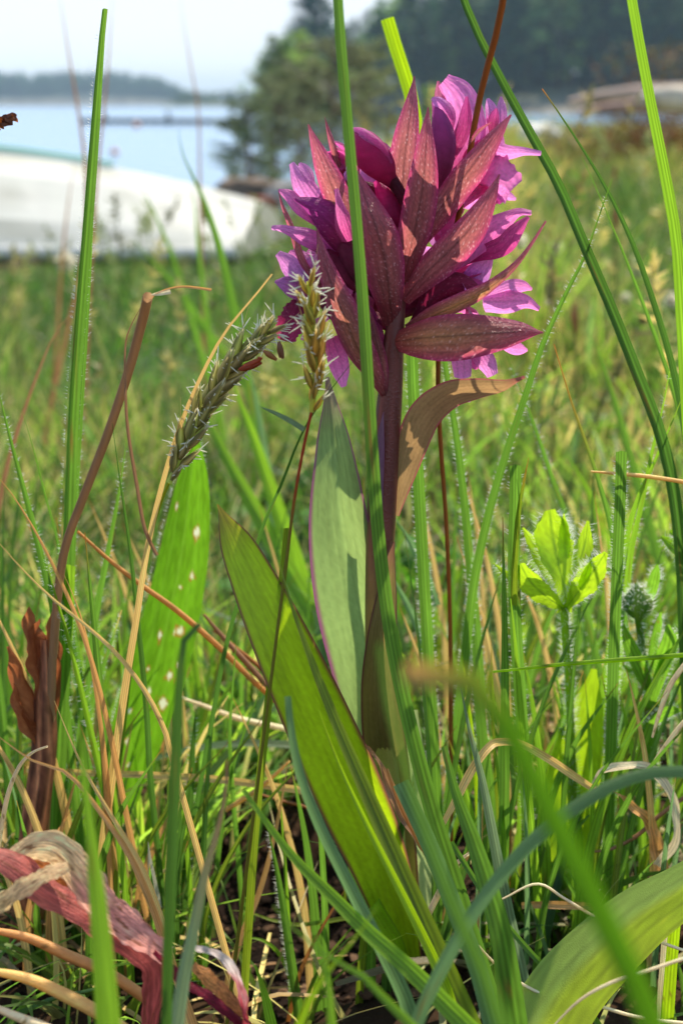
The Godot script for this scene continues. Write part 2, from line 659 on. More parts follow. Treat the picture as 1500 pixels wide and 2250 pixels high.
	tree("pine_tree", "spreading pine bush between the tall blade and the boat's end", Vector3(V(600, 228, 16.5).x, -0.75, -16.5), 1.2, 0.7, 9, Color(0.44, 0.47, 0.33), 1000)
	tree("pine_tree", "olive pine bush right behind the flower's top", Vector3(V(800, 228, 26).x, -0.75, -26), 1.9, 0.8, 10, Color(0.50, 0.53, 0.34), 1300)
	rock("boulder", "dark blue grey square boulder by the inlet above the flower", 870, 218, 44, Vector3(1.35, 1.1, 1.2), 1, Color(0.28, 0.33, 0.38))
	rock("boulder", "pale flat rock slab topping the shore behind the pine bushes", 725, 205, 46, Vector3(1.6, 0.5, 1.2), 2, Color(0.60, 0.55, 0.52))
	rock("boulder", "brown rock at the water's edge under the pine bush", 545, 418, 13.5, Vector3(0.55, 0.22, 0.4), 3, Color(0.40, 0.34, 0.28))
	rock("boulder", "grey rock lying right of the boat's end below the pines", 640, 425, 13, Vector3(0.42, 0.2, 0.3), 4, Color(0.55, 0.52, 0.48))
	rock("boulder", "rust brown stone between boat and orchid", 572, 452, 9.5, Vector3(0.22, 0.12, 0.2), 5, Color(0.46, 0.26, 0.18))
	rock("boulder", "white rounded boulder in front of the inlet water at right", 1185, 302, 15, Vector3(0.42, 0.26, 0.3), 6, Color(0.86, 0.84, 0.78))
	rock("boulder", "whitish stone half hidden in the grass right of the white boulder", 1262, 318, 15, Vector3(0.2, 0.16, 0.2), 7, Color(0.74, 0.72, 0.66))
	# the jetty
	var j := thing("floating_jetty", V(390, 272, 66), "long low dark floating jetty lying out in the bay", "jetty")
	for k in 5:
		var a := V(215 + k * 72, 272, 66.0 - k * 0.5)
		var mb := MB.new()
		box(mb, Transform3D(Basis.IDENTITY, Vector3(a.x, SEA + 0.16, a.z)), Vector3(1.42, 0.2, 1.2), Color(0.20, 0.21, 0.23))
		part("deck_section", mb, M.wood, j)
	for k in 3:
		var a := V(230 + k * 140, 272, 65.2)
		var mb := MB.new()
		tube(mb, PackedVector3Array([Vector3(a.x, SEA - 0.3, a.z), Vector3(a.x, SEA + 0.6, a.z)]), [0.07, 0.07], flat(Color(0.25, 0.22, 0.2)), 2, 8)
		part("mooring_post", mb, M.wood, j)
	buoy("pale red buoy floating before the jetty", 300, 268, 58, 0.16, Color(0.72, 0.52, 0.46))
	buoy("orange buoy floating nearer the boat", 252, 332, 27, 0.08, Color(0.74, 0.52, 0.44))


func buoy(label: String, x: float, y: float, hz: float, r: float, col: Color) -> void:
	var at := V(x, y, hz)
	at.y = SEA + r * 0.5
	var o := thing("mooring_buoy", at, label, "buoy")
	var a := MB.new()
	tube(a, PackedVector3Array([at + Vector3(0, -r, 0), at, at + Vector3(0, r, 0)]), [0.01, r * 0.75, r, r * 0.8, 0.02], flat(col), 12, 14)
	part("float", a, M.hull, o)
	var b := MB.new()
	tube(b, PackedVector3Array([at + Vector3(0, r * 0.9, 0), at + Vector3(0, r * 1.35, 0)]), [r * 0.12, r * 0.12], flat(Color(0.3, 0.3, 0.3)), 2, 8)
	part("ring_post", b, M.wood, o)


func box(mb: MB, t: Transform3D, s: Vector3, col: Color) -> void:
	var e := 0.04 * minf(s.x, minf(s.y, s.z))
	for ax in 3:
		for sg in [-1.0, 1.0]:
			var nrm := Vector3.ZERO
			nrm[ax] = sg
			var u := Vector3.ZERO
			u[(ax + 1) % 3] = s[(ax + 1) % 3] * 0.5 - e
			var w := Vector3.ZERO
			w[(ax + 2) % 3] = (s[(ax + 2) % 3] * 0.5 - e) * sg
			var c := nrm * s[ax] * 0.5
			var at := mb.v.size()
			for q in [c - u - w, c - u + w, c + u - w, c + u + w]:
				mb.v.append(t * q)
				mb.c.append(col)
			mb.grid(at, 1, 1)


func build_boat() -> void:
	# an upturned rowing boat whose narrow end points to the right
	var tip := ground(522, 622)
	var hzz := tip.y
	var o := thing("rowing_boat", Vector3(tip.x, hzz, tip.z), "white upturned rowing boat lying in the grass by the water", "boat")
	var axis := Vector3(-0.985, 0.0, -0.17).normalized()
	var across := Vector3(-axis.z, 0, axis.x)
	var base := Vector3(tip.x, hzz + 0.075, tip.z) + across * 0.36
	var n := 40
	var len := 3.3
	var shape := [[1.0, 0.0], [0.94, 0.17], [0.92, 0.18], [0.81, 0.37], [0.79, 0.38], [0.62, 0.58], [0.59, 0.59], [0.40, 0.80], [0.37, 0.81], [0.0, 1.0]]
	var white := Color(0.78, 0.775, 0.72)
	var hull := MB.new()
	for i in n + 1:
		var t := float(i) / n
		var half := 0.34 + 0.30 * sin(minf(t * 1.25, 1.0) * PI * 0.5) - 0.10 * smoothstep(0.7, 1.0, t)
		var dep := 0.14 + 0.17 * (1.0 - pow(1.0 - minf(t * 2.5, 1.0), 2.0)) - 0.08 * smoothstep(0.6, 1.0, t)
		var lift := 0.05 * pow(t, 2.0)
		for j in 19:
			var q: Array = shape[j if j < 10 else 18 - j]
			var sg := 1.0 if j < 10 else -1.0
			hull.v.append(base + axis * (t * len) + across * (half * q[0] * sg) + Vector3(0, lift + dep * q[1], 0))
			var c := white * (1.0 + 0.06 * nz.get_noise_2d(t * 400.0, j * 60.0))
			c = mixc(c, Color(0.62, 0.61, 0.54), 0.8 * smoothstep(0.0, 0.5, nz.get_noise_2d(t * 150.0 + 70.0, j * 9.0)))
			c.a = 1.0
			hull.c.append(c)
	hull.grid(0, n, 18)
	part("hull", hull, M.hull, o)
	for e in 2:
		var tr := MB.new()
		var row := 0 if e == 0 else n
		for j in 10:
			tr.v.append(hull.v[row * 19 + j] + (Vector3(tip.x, hzz, tip.z) if false else Vector3.ZERO) + axis * (-0.004 if e == 0 else 0.004))
			tr.v.append(hull.v[row * 19 + 18 - j] + axis * (-0.004 if e == 0 else 0.004))
			tr.c.append(white)
			tr.c.append(white)
		tr.grid(0, 9, 1)
		for k in tr.v.size():
			tr.v[k] += Vector3(tip.x, hzz, tip.z)
		part("transom", tr, M.hull, o)
	for sg in [1.0, -1.0]:
		var p := PackedVector3Array()
		for i in n + 1:
			var a: Vector3 = hull.v[i * 19 + (0 if sg > 0.0 else 18)] + Vector3(tip.x, hzz, tip.z)
			p.append(a + across * 0.012 * sg + Vector3(0, 0.012, 0))
		var g := MB.new()
		tube(g, p, [0.022, 0.022], flat(Color(0.80, 0.79, 0.74)), 40, 8)
		part("gunwale", g, M.hull, o)
	var kp := PackedVector3Array()
	for i in range(6, n + 1):
		kp.append(hull.v[i * 19 + 9] + Vector3(tip.x, hzz + 0.012, tip.z))
	var kl := MB.new()
	tube(kl, kp, [0.008, 0.012, 0.014, 0.014], flat(Color(0.62, 0.82, 0.70)), 30, 8)
	part("keel", kl, M.hull, o)
	var br := MB.new()
	var at := base + axis * 0.10 - across * 0.36 + Vector3(0, 0.13, 0)
	box(br, Transform3D(Basis(axis, Vector3.UP, across), at), Vector3(0.018, 0.045, 0.02), Color(0.36, 0.32, 0.28))
	part("rowlock", br, M.wood, o)
	for k in 2:
		var lg := thing("timber_log", base + axis * (0.55 + k * 1.5), ["dark brown log under the boat's right end", "rusty brown log propping up the boat at left"][k], "log")
		var lm := MB.new()
		var c := base + axis * (0.55 + k * 1.5) + Vector3(0, -0.05, 0)
		tube(lm, PackedVector3Array([c - across * 0.75 + axis * 0.1, c, c + across * 0.75]), [0.05, 0.055, 0.05], flat([Color(0.26, 0.19, 0.15), Color(0.44, 0.24, 0.17)][k]), 8, 10, 0.06)
		part("trunk", lm, M.bark, lg)


# ------------------------------------------------------------------ the turf
func tuft_mesh(seed_: int, blades: int, h0: float, h1: float, w: float, spread: float, dry: bool, bend := 0.5) -> MB:
	var r := RandomNumberGenerator.new()
	r.seed = seed_
	var mb := MB.new()
	for k in blades:
		var a := r.randf() * TAU
		var foot := Vector3(cos(a), 0, sin(a)) * spread * sqrt(r.randf()) + Vector3(0, -0.004, 0)
		var h := r.randf_range(h0, h1)
		var az := a + r.randf_range(-1.2, 1.2)
		var out := Vector3(cos(az), 0, sin(az))
		var lean := r.randf_range(0.05, bend) * h
		var hang := r.randf_range(0.0, 0.25) * h
		var face := r.randf() * TAU
		var s := Vector3(cos(face), 0, sin(face))
		var c0 := Color(0.49, 0.60, 0.26)
		var pick := r.randf()
		if dry or pick < 0.12:
			c0 = Color(0.84, 0.74, 0.52) * r.randf_range(0.75, 1.1)
		elif pick < 0.34:
			c0 = Color(0.60, 0.70, 0.26)
		elif pick < 0.58:
			c0 = Color(0.36, 0.46, 0.27)
		c0 = c0 * r.randf_range(0.85, 1.12)
		c0.a = 1.0
		var n := 6
		var at := mb.v.size()
		var ww := w * r.randf_range(0.6, 1.3) * 0.5
		for i in n + 1:
			var u := float(i) / n
			var p := foot + Vector3(0, h * u - hang * u * u * u, 0) + out * lean * u * u
			var wd := ww * (1.0 - pow(u, 2.5)) + 0.00005
			var fold := Vector3(-s.z, 0, s.x) * wd * 0.5
			var cc := mixc(c0, Color(0.66, 0.58, 0.34), 0.35 * (1.0 - smoothstep(0.0, 0.25, u)))
			for q in [p - s * wd + fold, p, p + s * wd + fold]:
				mb.v.append(q)
				mb.c.append(cc)
		mb.grid(at, n, 2)
	return mb


func stalk_mesh(seed_: int) -> MB:
	# a few thin flowering stalks with loose brownish heads
	var r := RandomNumberGenerator.new()
	r.seed = seed_
	var mb := MB.new()
	for k in 3:
		var a := r.randf() * TAU
		var out := Vector3(cos(a), 0, sin(a))
		var h := r.randf_range(0.08, 0.14)
		var top := out * h * r.randf_range(0.1, 0.4) + Vector3(0, h, 0)
		tube(mb, PackedVector3Array([out * 0.004, top * 0.6 + Vector3(0, h * 0.06, 0), top]), [0.0005, 0.0004, 0.0003], flat(Color(0.68, 0.66, 0.42)), 6, 4)
		for q in 14:
			var p := top * (1.0 - 0.2 * r.randf())
			var d := Vector3(r.randf_range(-1, 1), r.randf_range(0.2, 1.4), r.randf_range(-1, 1)).normalized() * 0.006
			var w := d.cross(out).normalized() * 0.0012
			mb.tri(p - w, p + w, p + d, Color(0.70, 0.62, 0.44))
	return mb


func leafy_mesh(seed_: int) -> MB:
	# a low rosette of small round leaves
	var r := RandomNumberGenerator.new()
	r.seed = seed_
	var mb := MB.new()
	for k in 7:
		var a := TAU * k / 7.0 + r.randf()
		var out := Vector3(cos(a), 0, sin(a))
		var l := r.randf_range(0.008, 0.018)
		var up := r.randf_range(0.006, 0.02)
		var p := PackedVector3Array([out * (l + 0.006) + Vector3(0, up, 0), out * l * 0.6 + Vector3(0, up * 0.95, 0), out * l * 0.2 + Vector3(0, up * 0.5, 0), Vector3(0, -0.002, 0)])
		sheet(mb, p, r.randf_range(0.003, 0.006), {"col": flat(Color(0.40, 0.58, 0.18) * r.randf_range(0.8, 1.2) + Color(0, 0, 0, 1)), "prof": [0.3, 0.8, 1.0, 0.9, 0.5, 0.15, 0.12, 0.12], "n": 8, "m": 2, "cup": 0.3, "ref": Vector3.UP})
	return mb


func litter_mesh(seed_: int) -> MB:
	var r := RandomNumberGenerator.new()
	r.seed = seed_
	var mb := MB.new()
	for k in 5:
		var a := r.randf() * TAU
		var out := Vector3(cos(a), r.randf_range(-0.1, 0.25), sin(a))
		var c := Vector3(r.randf_range(-1, 1) * 0.012, r.randf_range(0.001, 0.008), r.randf_range(-1, 1) * 0.012)
		var l := r.randf_range(0.008, 0.03)
		var bowl := Vector3(r.randf_range(-1, 1), r.randf_range(-0.2, 1), r.randf_range(-1, 1)) * 0.004
		var p := PackedVector3Array([c - out * l, c - out * l * 0.3 + bowl, c + out * l * 0.4 + bowl * 0.5, c + out * l])
		sheet(mb, p, r.randf_range(0.0004, 0.0011), {"col": flat(mixc(Color(0.78, 0.68, 0.50), Color(0.42, 0.30, 0.22), r.randf())), "prof": [0.4, 1, 1, 1, 0.6], "n": 6, "m": 2, "fold": 0.4, "ref": Vector3.UP})
	return mb


func bare(x: float, z: float) -> float:             # 1 in the hollow of bare soil left of the orchid's foot
	var a := Vector2((x + 0.012) / 0.034, (z + 0.345) / 0.06).length()
	return 1.0 - smoothstep(0.75, 1.15, a)


func build_turf() -> void:
	var r := RandomNumberGenerator.new()
	r.seed = 4
	var kinds := []
	for k in 4:
		kinds.append([tuft_mesh(30 + k, 9, 0.035, [0.07, 0.085, 0.06, 0.075][k], [0.0012, 0.0015, 0.0010, 0.0019][k], 0.012, false).mesh(), [], PackedColorArray()])
	kinds.append([tuft_mesh(41, 6, 0.03, 0.08, 0.0010, 0.014, true, 0.9).mesh(), [], PackedColorArray()])
	kinds.append([leafy_mesh(50).mesh(), [], PackedColorArray()])
	kinds.append([stalk_mesh(70).mesh(), [], PackedColorArray()])
	kinds.append([litter_mesh(60).mesh(), [], PackedColorArray()])
	kinds.append([litter_mesh(61).mesh(), [], PackedColorArray()])
	for k in 80000:
		var d := 0.27 * pow(150.0, pow(r.randf(), 1.15))
		var s := r.randf_range(-0.52, 0.52)
		var x := s * (d + 0.15)
		var z := -d
		if land(x, z) < SEA + 0.03:
			continue
		var per := 1.15 * 80000.0 / (5.0 * 1.04 * d * (d + 0.15))
		if r.randf() > 2700.0 / per:
			continue
		var soil := bare(x, z)
		var patch := nz.get_noise_2d(x * 70.0 / (0.4 + d), z * 70.0 / (0.4 + d))
		var tall := 1.0 + 1.0 * nz.get_noise_2d(x * 40.0 + 900.0, z * 40.0)
		var kind := 0
		var q := r.randf()
		if d < 0.75 and q < (0.10 if x < 0.02 else 0.36):
			kind = 7 if r.randf() < 0.5 else 8
		elif q < 0.48:
			kind = (4 if (patch > -0.2 and q < 0.45) else 5) if d > 0.55 else (r.randi() % 4 if r.randf() < 0.72 else 4)
		elif q > 0.982 and d > 0.6 and d < 3.2:
			kind = 6
		else:
			kind = r.randi() % 4
		if soil > 0.3 and (kind < 7 or r.randf() < 0.93):
			continue
		if d < 0.31 and kind < 5 and r.randf() < 0.4:
			continue
		var sc := (0.62 + 0.38 * smoothstep(0.3, 0.8, d)) * tall * r.randf_range(0.7, 1.35) * (1.0 + 0.14 * d)
		if d < 0.5:
			sc *= 0.85 if d > 0.32 else 0.55
		var wide := r.randf_range(0.9, 1.9) * (1.0 + 0.35 * d)
		if d > 3.2 and d < 6.2 and x < 0.0:
			sc *= 0.6
		var b := Basis(Vector3.UP, r.randf() * TAU) * Basis(Vector3.RIGHT, r.randf_range(-0.2, 0.2))
		b = b.scaled(Vector3(wide, sc, wide) if kind < 5 or kind == 6 else Vector3.ONE * r.randf_range(0.7, 1.4) * (1.0 + 0.25 * d))
		kinds[kind][1].append(Transform3D(b, Vector3(x, land(x, z), z)))
		var tint := mixc(Color(0.74, 0.90, 0.78), Color(1.20, 1.22, 1.02), patch * 2.0 + 0.5) * r.randf_range(0.7, 1.25)
		tint = mixc(tint, Color(1.1, 0.92, 0.68), 0.42 * smoothstep(1.5, 6.0, d))
		tint.a = 1.0
		kinds[kind][2].append(tint)
	var about := [["meadow_grass", "green meadow grass growing all over the shore", "grass"], ["meadow_grass", "fine upright meadow grass growing among the turf", "grass"], ["meadow_grass", "short thin meadow grass filling the turf", "grass"], ["meadow_grass", "wider bladed meadow grass in the turf", "grass"], ["dry_grass", "dry straw coloured grass mixed into the meadow", "grass"], ["ground_leaves", "small low leaves growing between the grass", "ground cover"], ["flowering_grass", "thin brownish flowering grass stalks scattered over the meadow", "grass"], ["straw_litter", "broken straw and dead bits lying on the soil", "litter"], ["straw_litter", "short brown straw crumbs lying on the soil", "litter"]]
	for k in kinds.size():
		if kinds[k][1].size():
			many(about[k][0], kinds[k][0], M.straw if k == 4 or k > 5 else M.turf, kinds[k][1], kinds[k][2], about[k][1], about[k][2])
	# crumbs of soil in the hollow
	var cm := MB.new()
	tube(cm, PackedVector3Array([Vector3(0, -0.5, 0), Vector3(0, 0.0, 0), Vector3(0, 0.5, 0)]), [0.05, 0.45, 0.52, 0.4, 0.05], flat(Color.WHITE), 6, 8, 0.15)
	for k in cm.v.size():
		cm.v[k] *= 1.0 + 0.9 * nz.get_noise_3d(cm.v[k].x * 50.0, cm.v[k].y * 50.0, cm.v[k].z * 50.0)
	var ct := []
	var cc := PackedColorArray()
	for k in 6000:
		var x := -0.012 + r.randfn(0, 0.04)
		var z := -0.345 + r.randfn(0, 0.05)
		if z > -0.285:
			continue
		var sz := 0.0006 + 0.0034 * pow(r.randf(), 5.0)
		ct.append(Transform3D(Basis.from_euler(Vector3(r.randf() * 6, r.randf() * 6, r.randf() * 6)).scaled(Vector3(sz, sz * r.randf_range(0.35, 0.9), sz * r.randf_range(0.5, 1.4))), Vector3(x, land(x, z) + sz * 0.2, z)))
		cc.append(mixc(Color(0.12, 0.09, 0.07), Color(0.42, 0.33, 0.26), pow(r.randf(), 3.5)))
	many("soil_crumbs", cm.mesh(), M.soil, ct, cc, "dark loose soil crumbs left of the orchid's foot", "soil")


# ------------------------------------------------------------------ the orchid
func bract_col(seed_: float, lift := 0.0) -> Callable:
	return func(u: float, v: float) -> Color:
		var e := absf(v)
		var c := mixc(Color(0.72, 0.44, 0.42), Color(0.78, 0.27, 0.50), pow(e, 3.0))
		c = mixc(c, Color(0.82, 0.38, 0.53), smoothstep(0.45, 0.0, u) * 0.6)
		c = mixc(c, Color(0.86, 0.70, 0.36), lift * smoothstep(0.2, 0.6, u) * (1.0 - e))
		c = mixc(c, Color(0.62, 0.28, 0.30), smoothstep(0.65, 1.0, u) * 0.8)
		var vein := 1.6 * exp(-pow(v / 0.06, 2.0)) + 0.5 * exp(-pow((e - 0.36) / 0.05, 2.0)) + 0.4 * exp(-pow((e - 0.66) / 0.05, 2.0))
		c = c * (1.0 - 0.17 * vein * smoothstep(0.02, 0.25, u))
		c = c * (1.0 + 0.20 * nz.get_noise_2d(u * 700.0 + seed_, v * 180.0) + 0.15 * nz.get_noise_2d(u * 90.0 + seed_, v * 40.0))
		c.a = 1.0
		return c


func petal_col(a: Color, b: Color, seed_: float) -> Callable:   # a at the tip, b at the base
	return func(u: float, v: float) -> Color:
		var c := mixc(a, b, smoothstep(0.1, 0.95, u))
		var vein := maxf(0.0, sin(v * 9.0 + 0.6 * sin(u * 5.0 + seed_)))
		c = c * (1.0 - 0.10 * vein * vein) * (1.0 + 0.16 * nz.get_noise_2d(u * 260.0 + seed_, v * 120.0))
		c.a = 1.0
		return c


const LILAC := Color(0.92, 0.58, 0.86)
const PINK := Color(0.96, 0.54, 0.82)
const MAGENTA := Color(0.86, 0.36, 0.64)
const WINE := Color(0.64, 0.22, 0.38)


func bract(o: Node3D, s: String, w: float, x := {}) -> void:
	var p := pts(s, HZ, HZ)
	var mb := MB.new()
	var d := {"col": bract_col(p[0].x * 7000.0, x.get("green", 0.0)), "n": 110, "m": 34, "glint": 0.75, "grit": 30.0, "prof": BRACT, "cup": -0.42, "ridge": 0.016, "ridges": 3.0, "wave": 0.05, "waves": 2.5}
	d.merge(x, true)
	sheet(mb, p, w * 0.46 * depth(p[p.size() / 2]) / F, d)
	part("bract", mb, M.bract, o)


func petal(o: Node3D, called: String, s: String, w: float, a: Color, b: Color, x := {}) -> void:
	var p := pts(s, HZ, HZ)
	var mb := MB.new()
	var d := {"col": petal_col(a, b, p[0].x * 5000.0), "n": 70, "m": 26, "glint": 0.45, "grit": 20.0, "prof": PETAL, "cup": -0.35, "wave": 0.10, "waves": 1.5, "ridge": 0.02}
	d.merge(x, true)
	sheet(mb, p, w * 0.5 * depth(p[p.size() / 2]) / F, d)
	part(called, mb, M.petal, o)


func body(o: Node3D, called: String, s: String, radii: Array, a: Color, b: Color) -> void:   # a rounded hood, bud, spur or ovary
	var p := pts(s, HZ, HZ)
	var k := depth(p[0]) / F
	var rr := []
	for q in radii:
		rr.append(q * k)
	var mb := MB.new()
	tube(mb, p, rr, petal_col(a, b, p[0].y * 5000.0), 22, 12, 0.08)
	part(called, mb, M.petal, o)


func flower(o: Node3D) -> Node3D:
	var f := Node3D.new()
	f.name = "flower"
	o.add_child(f, true)
	return f


func rear_flower(o: Node3D, at: Vector3, dir: Vector3, k: float, seed_: int) -> void:
	# a whole flower: ovary, spur, hood of three, two side sepals, a three lobed lip
	var r := RandomNumberGenerator.new()
	r.seed = seed_
	var f := flower(o)
	var side := dir.cross(Vector3.UP).normalized()
	var up := side.cross(dir).normalized()
	var a := mixc(PINK, LILAC, r.randf())
	var neck := at + dir * 0.008 * k
	var sd := r.randf() * 100.0
	var leafs := [
		["sepal", [neck + dir * 0.006 * k + up * 0.008 * k, neck + up * 0.005 * k + dir * 0.001 * k, neck], 0.0026, up * -1.0 + dir, MAGENTA],
		["sepal", [neck + side * 0.009 * k + up * 0.004 * k, neck + side * 0.005 * k + up * 0.003 * k, neck], 0.0026, dir, LILAC],
		["sepal", [neck - side * 0.009 * k + up * 0.004 * k, neck - side * 0.005 * k + up * 0.003 * k, neck], 0.0026, dir, LILAC],
		["petal", [neck + dir * 0.006 * k + up * 0.005 * k + side * 0.002 * k, neck + up * 0.004 * k + side * 0.003 * k, neck], 0.002, side, MAGENTA],
		["petal", [neck + dir * 0.006 * k + up * 0.005 * k - side * 0.002 * k, neck + up * 0.004 * k - side * 0.003 * k, neck], 0.002, side, MAGENTA],
		["lip", [neck + dir * 0.007 * k - up * 0.008 * k, neck + dir * 0.005 * k - up * 0.004 * k, neck + dir * 0.001 * k], 0.0052, dir + up, PINK],
	]
	for q in leafs:
		var mb := MB.new()
		var lip: bool = q[0] == "lip"
		sheet(mb, PackedVector3Array(q[1]), q[2] * k, {"col": petal_col(q[4], mixc(q[4], WINE, 0.5), sd), "n": 16, "m": 8, "prof": LIP if lip else PETAL, "cup": -0.4, "wave": 0.16 if lip else 0.08, "waves": 2.0, "ref": q[3], "fringe": 0.18 if lip else 0.0})
		part(q[0], mb, M.petal, f)
	var ov := MB.new()
	tube(ov, PackedVector3Array([at - dir * 0.006 * k - up * 0.002 * k, at, neck]), [0.0012 * k, 0.0017 * k, 0.0015 * k, 0.001 * k], petal_col(WINE, Color(0.45, 0.2, 0.25), sd), 10, 8, 0.12)
	part("ovary", ov, M.petal, f)
	var sp := MB.new()
	tube(sp, PackedVector3Array([neck, neck - dir * 0.004 * k - up * 0.004 * k, neck - dir * 0.007 * k - up * 0.008 * k]), [0.0012 * k, 0.0013 * k, 0.0008 * k, 0.0002 * k], petal_col(MAGENTA, LILAC, sd), 10, 8)
	part("spur", sp, M.petal, f)


func orchid_leaf(o: Node3D, s: String, hz0: float, hz1: float, w: float, x := {}, label := "") -> void:
	var p := pts(s, hz0, hz1)
	var mb := MB.new()
	var sd := p[0].x * 4000.0
	var edge: Color = x.get("edge", Color(0.42, 0.16, 0.28))
	var face: Color = x.get("face", Color(0.52, 0.66, 0.15))
	var cf := func(u: float, v: float) -> Color:
		var e := absf(v)
		var vein := pow(absf(sin(v * 12.0 + 2.5 * nz.get_noise_2d(u * 12.0 + sd, v * 8.0))), 6.0)
		var c := face * (1.0 - 0.07 * vein + 0.12 * nz.get_noise_2d(u * 80.0 + sd, v * 25.0) + 0.10 * nz.get_noise_2d(u * 900.0 + sd, v * 160.0))
		c = mixc(c, edge, smoothstep(0.86, 1.0, e) * 0.9)
		c = mixc(c, edge, smoothstep(0.10, 0.0, u) * 0.45)
		c.a = 1.0
		return c
	var d := {"col": cf, "n": 160, "m": 30, "grit": 8.0, "prof": LANCE, "cup": 0.25, "ridge": 0.006, "ridges": 5.0, "wave": 0.03, "waves": 1.6}
	d.merge(x, true)
	sheet(mb, p, w * 0.5 * depth(p[p.size() / 2]) / F, d)
	var q := part("leaf", mb, M.broad, o)
	if label:
		q.set_meta("label", label)


func build_orchid() -> void:
	var foot := V(880, 2150, HZ + 0.012)
	foot.y = land(foot.x, foot.z)
	var o := thing("orchid", foot, "purple flowering marsh orchid with a dense spike and long leaves in the centre", "orchid")
	# stem
	var sp := pts("905,330,2 893,450,2 878,600,1 866,740 858,860 846,1010 836,1180 832,1350 838,1550,2 856,1800,6 878,2060,12", HZ, HZ)
	sp = to_ground(sp)
	var mb := MB.new()
	var k := 0.276 / F
	tube(mb, sp, [8 * k, 15 * k, 22 * k, 30 * k, 34 * k, 32 * k, 34 * k, 36 * k, 36 * k, 36 * k, 34 * k, 30 * k], func(u: float, v: float) -> Color:
		var c := mixc(Color(0.43, 0.23, 0.21), Color(0.52, 0.43, 0.22), smoothstep(0.35, 0.5, u))
		c = mixc(c, Color(0.58, 0.62, 0.30), smoothstep(0.5, 0.75, u))
		c = c * (1.0 + 0.16 * sin(v * 18.0) + 0.2 * nz.get_noise_2d(u * 300.0, v * 60.0))
		c.a = 1.0
		return c, 70, 18, 0.03)
	part("stem", mb, M.stem, o)
	# sheathing leaf round the stem
	orchid_leaf(o, "862,1190,-5 850,1300,-4 838,1420,-4 838,1560,-2 862,1800,4 885,2080,10", HZ, HZ, 100, {"face": Color(0.60, 0.54, 0.32), "prof": [0.1, 0.5, 0.8, 0.95, 1, 1, 1, 1], "cup": -0.5}, "brownish leaf sheath wrapped round the stem")
	orchid_leaf(o, "905,1560,6 905,1680,6 912,1850,8 915,2080,12", HZ, HZ, 78, {"face": Color(0.66, 0.72, 0.48), "edge": Color(0.6, 0.66, 0.4), "prof": [0.3, 0.8, 1, 1, 1, 0.9], "cup": -0.3}, "pale green sheath at the foot of the stem")
	# leaves
	orchid_leaf(o, "478,1108,-14 528,1215,-16 610,1395,-18 690,1570,-16 770,1750,-10 845,1930,0 890,2110,8", HZ, HZ, 156, {"prof": [0.02, 0.44, 0.62, 0.74, 0.83, 0.89, 0.94, 0.97, 1.0, 1.0, 0.98, 0.93, 0.87, 0.79, 0.71, 0.62, 0.54], "cup": 0.22, "roll": 0.12, "roll1": 0.0, "face": Color(0.68, 0.81, 0.13)}, "broad bright green leaf rising to the left, half in sun")
	orchid_leaf(o, "719,829,6 728,900,3 739,1010,-1 752,1150,-1 775,1290,2 800,1430,6 822,1580,8 850,1800,8 880,2050,10", HZ + 0.004, HZ + 0.004, 158, {"prof": [0.05, 0.45, 0.78, 0.97, 1.0, 0.9, 0.76, 0.62, 0.5, 0.44, 0.4], "cup": 0.12, "fold": 0.42, "roll": -0.12, "roll1": -0.5, "face": Color(0.56, 0.66, 0.38), "edge": Color(0.62, 0.26, 0.52), "wave": 0.02}, "channelled leaf with a purple edge beside the stem")
	orchid_leaf(o, "1153,830,-14 1105,850,-13 1040,858,-10 985,872,-7 935,915,-4 903,985,-2 880,1060,-1 862,1130,0", HZ, HZ, 74, {"prof": [0.10, 0.52, 0.76, 0.9, 1.0, 1.0, 0.85, 0.62, 0.42], "cup": -0.35, "face": Color(0.62, 0.50, 0.34), "edge": Color(0.72, 0.26, 0.38), "roll": 0.75, "roll1": -0.25, "wave": 0.1}, "reddish green bract leaf curving out to the right below the flowers")
	orchid_leaf(o, "768,1850,4 780,1920,2 815,2010,0 860,2080,2 890,2140,6", HZ, HZ, 66, {"face": Color(0.60, 0.78, 0.14), "edge": Color(0.5, 0.66, 0.2), "roll": 0.3}, "short young leaf at the foot")
	orchid_leaf(o, "842,905,-3 836,960,-4 832,1040,-4 836,1120,-3", HZ, HZ, 22, {"face": Color(0.55, 0.40, 0.50), "edge": Color(0.6, 0.4, 0.6), "cup": -0.4})
	# flowers at the back and the sides fill the spike
	var r := RandomNumberGenerator.new()
	r.seed = 77
	for q in 20:
		var u := float(q) / 20.0
		var y := lerpf(395.0, 720.0, u)
		var az := PI * 0.5 + r.randf_range(-1.5, 1.5)      # away from the camera and to both sides
		var dir := Vector3(cos(az) * 0.9, r.randf_range(-0.1, 0.4), -sin(az)).normalized()
		var at := V(lerpf(902, 868, u), y, HZ + 0.002) + dir * 0.006
		rear_flower(o, at, dir, r.randf_range(0.75, 0.92), 100 + q)
	# upper right: hood lit through, with its bud and bract
	var f := flower(o)
	petal(f, "sepal", "975,176,2 1012,215,3 1030,290,4 1010,370,4 985,430,3", 92, PINK, Color(0.86, 0.34, 0.58), {"prof": [0.35, 0.8, 1.0, 0.95, 0.8, 0.6, 0.45], "roll": 0.3, "wave": 0.16})
	petal(f, "petal", "1072,255,6 1075,330,5 1050,400,5 1010,450,4", 66, PINK, MAGENTA, {"roll": -0.3})
	petal(f, "petal", "1025,212,-1 1018,280,-2 990,340,-2 968,395,0", 34, MAGENTA, WINE, {"cup": -0.9})
	body(f, "ovary", "985,400,-1 950,470,-1 905,560,0", [8, 13, 15, 12], Color(0.5, 0.2, 0.26), WINE)
	f = flower(o)
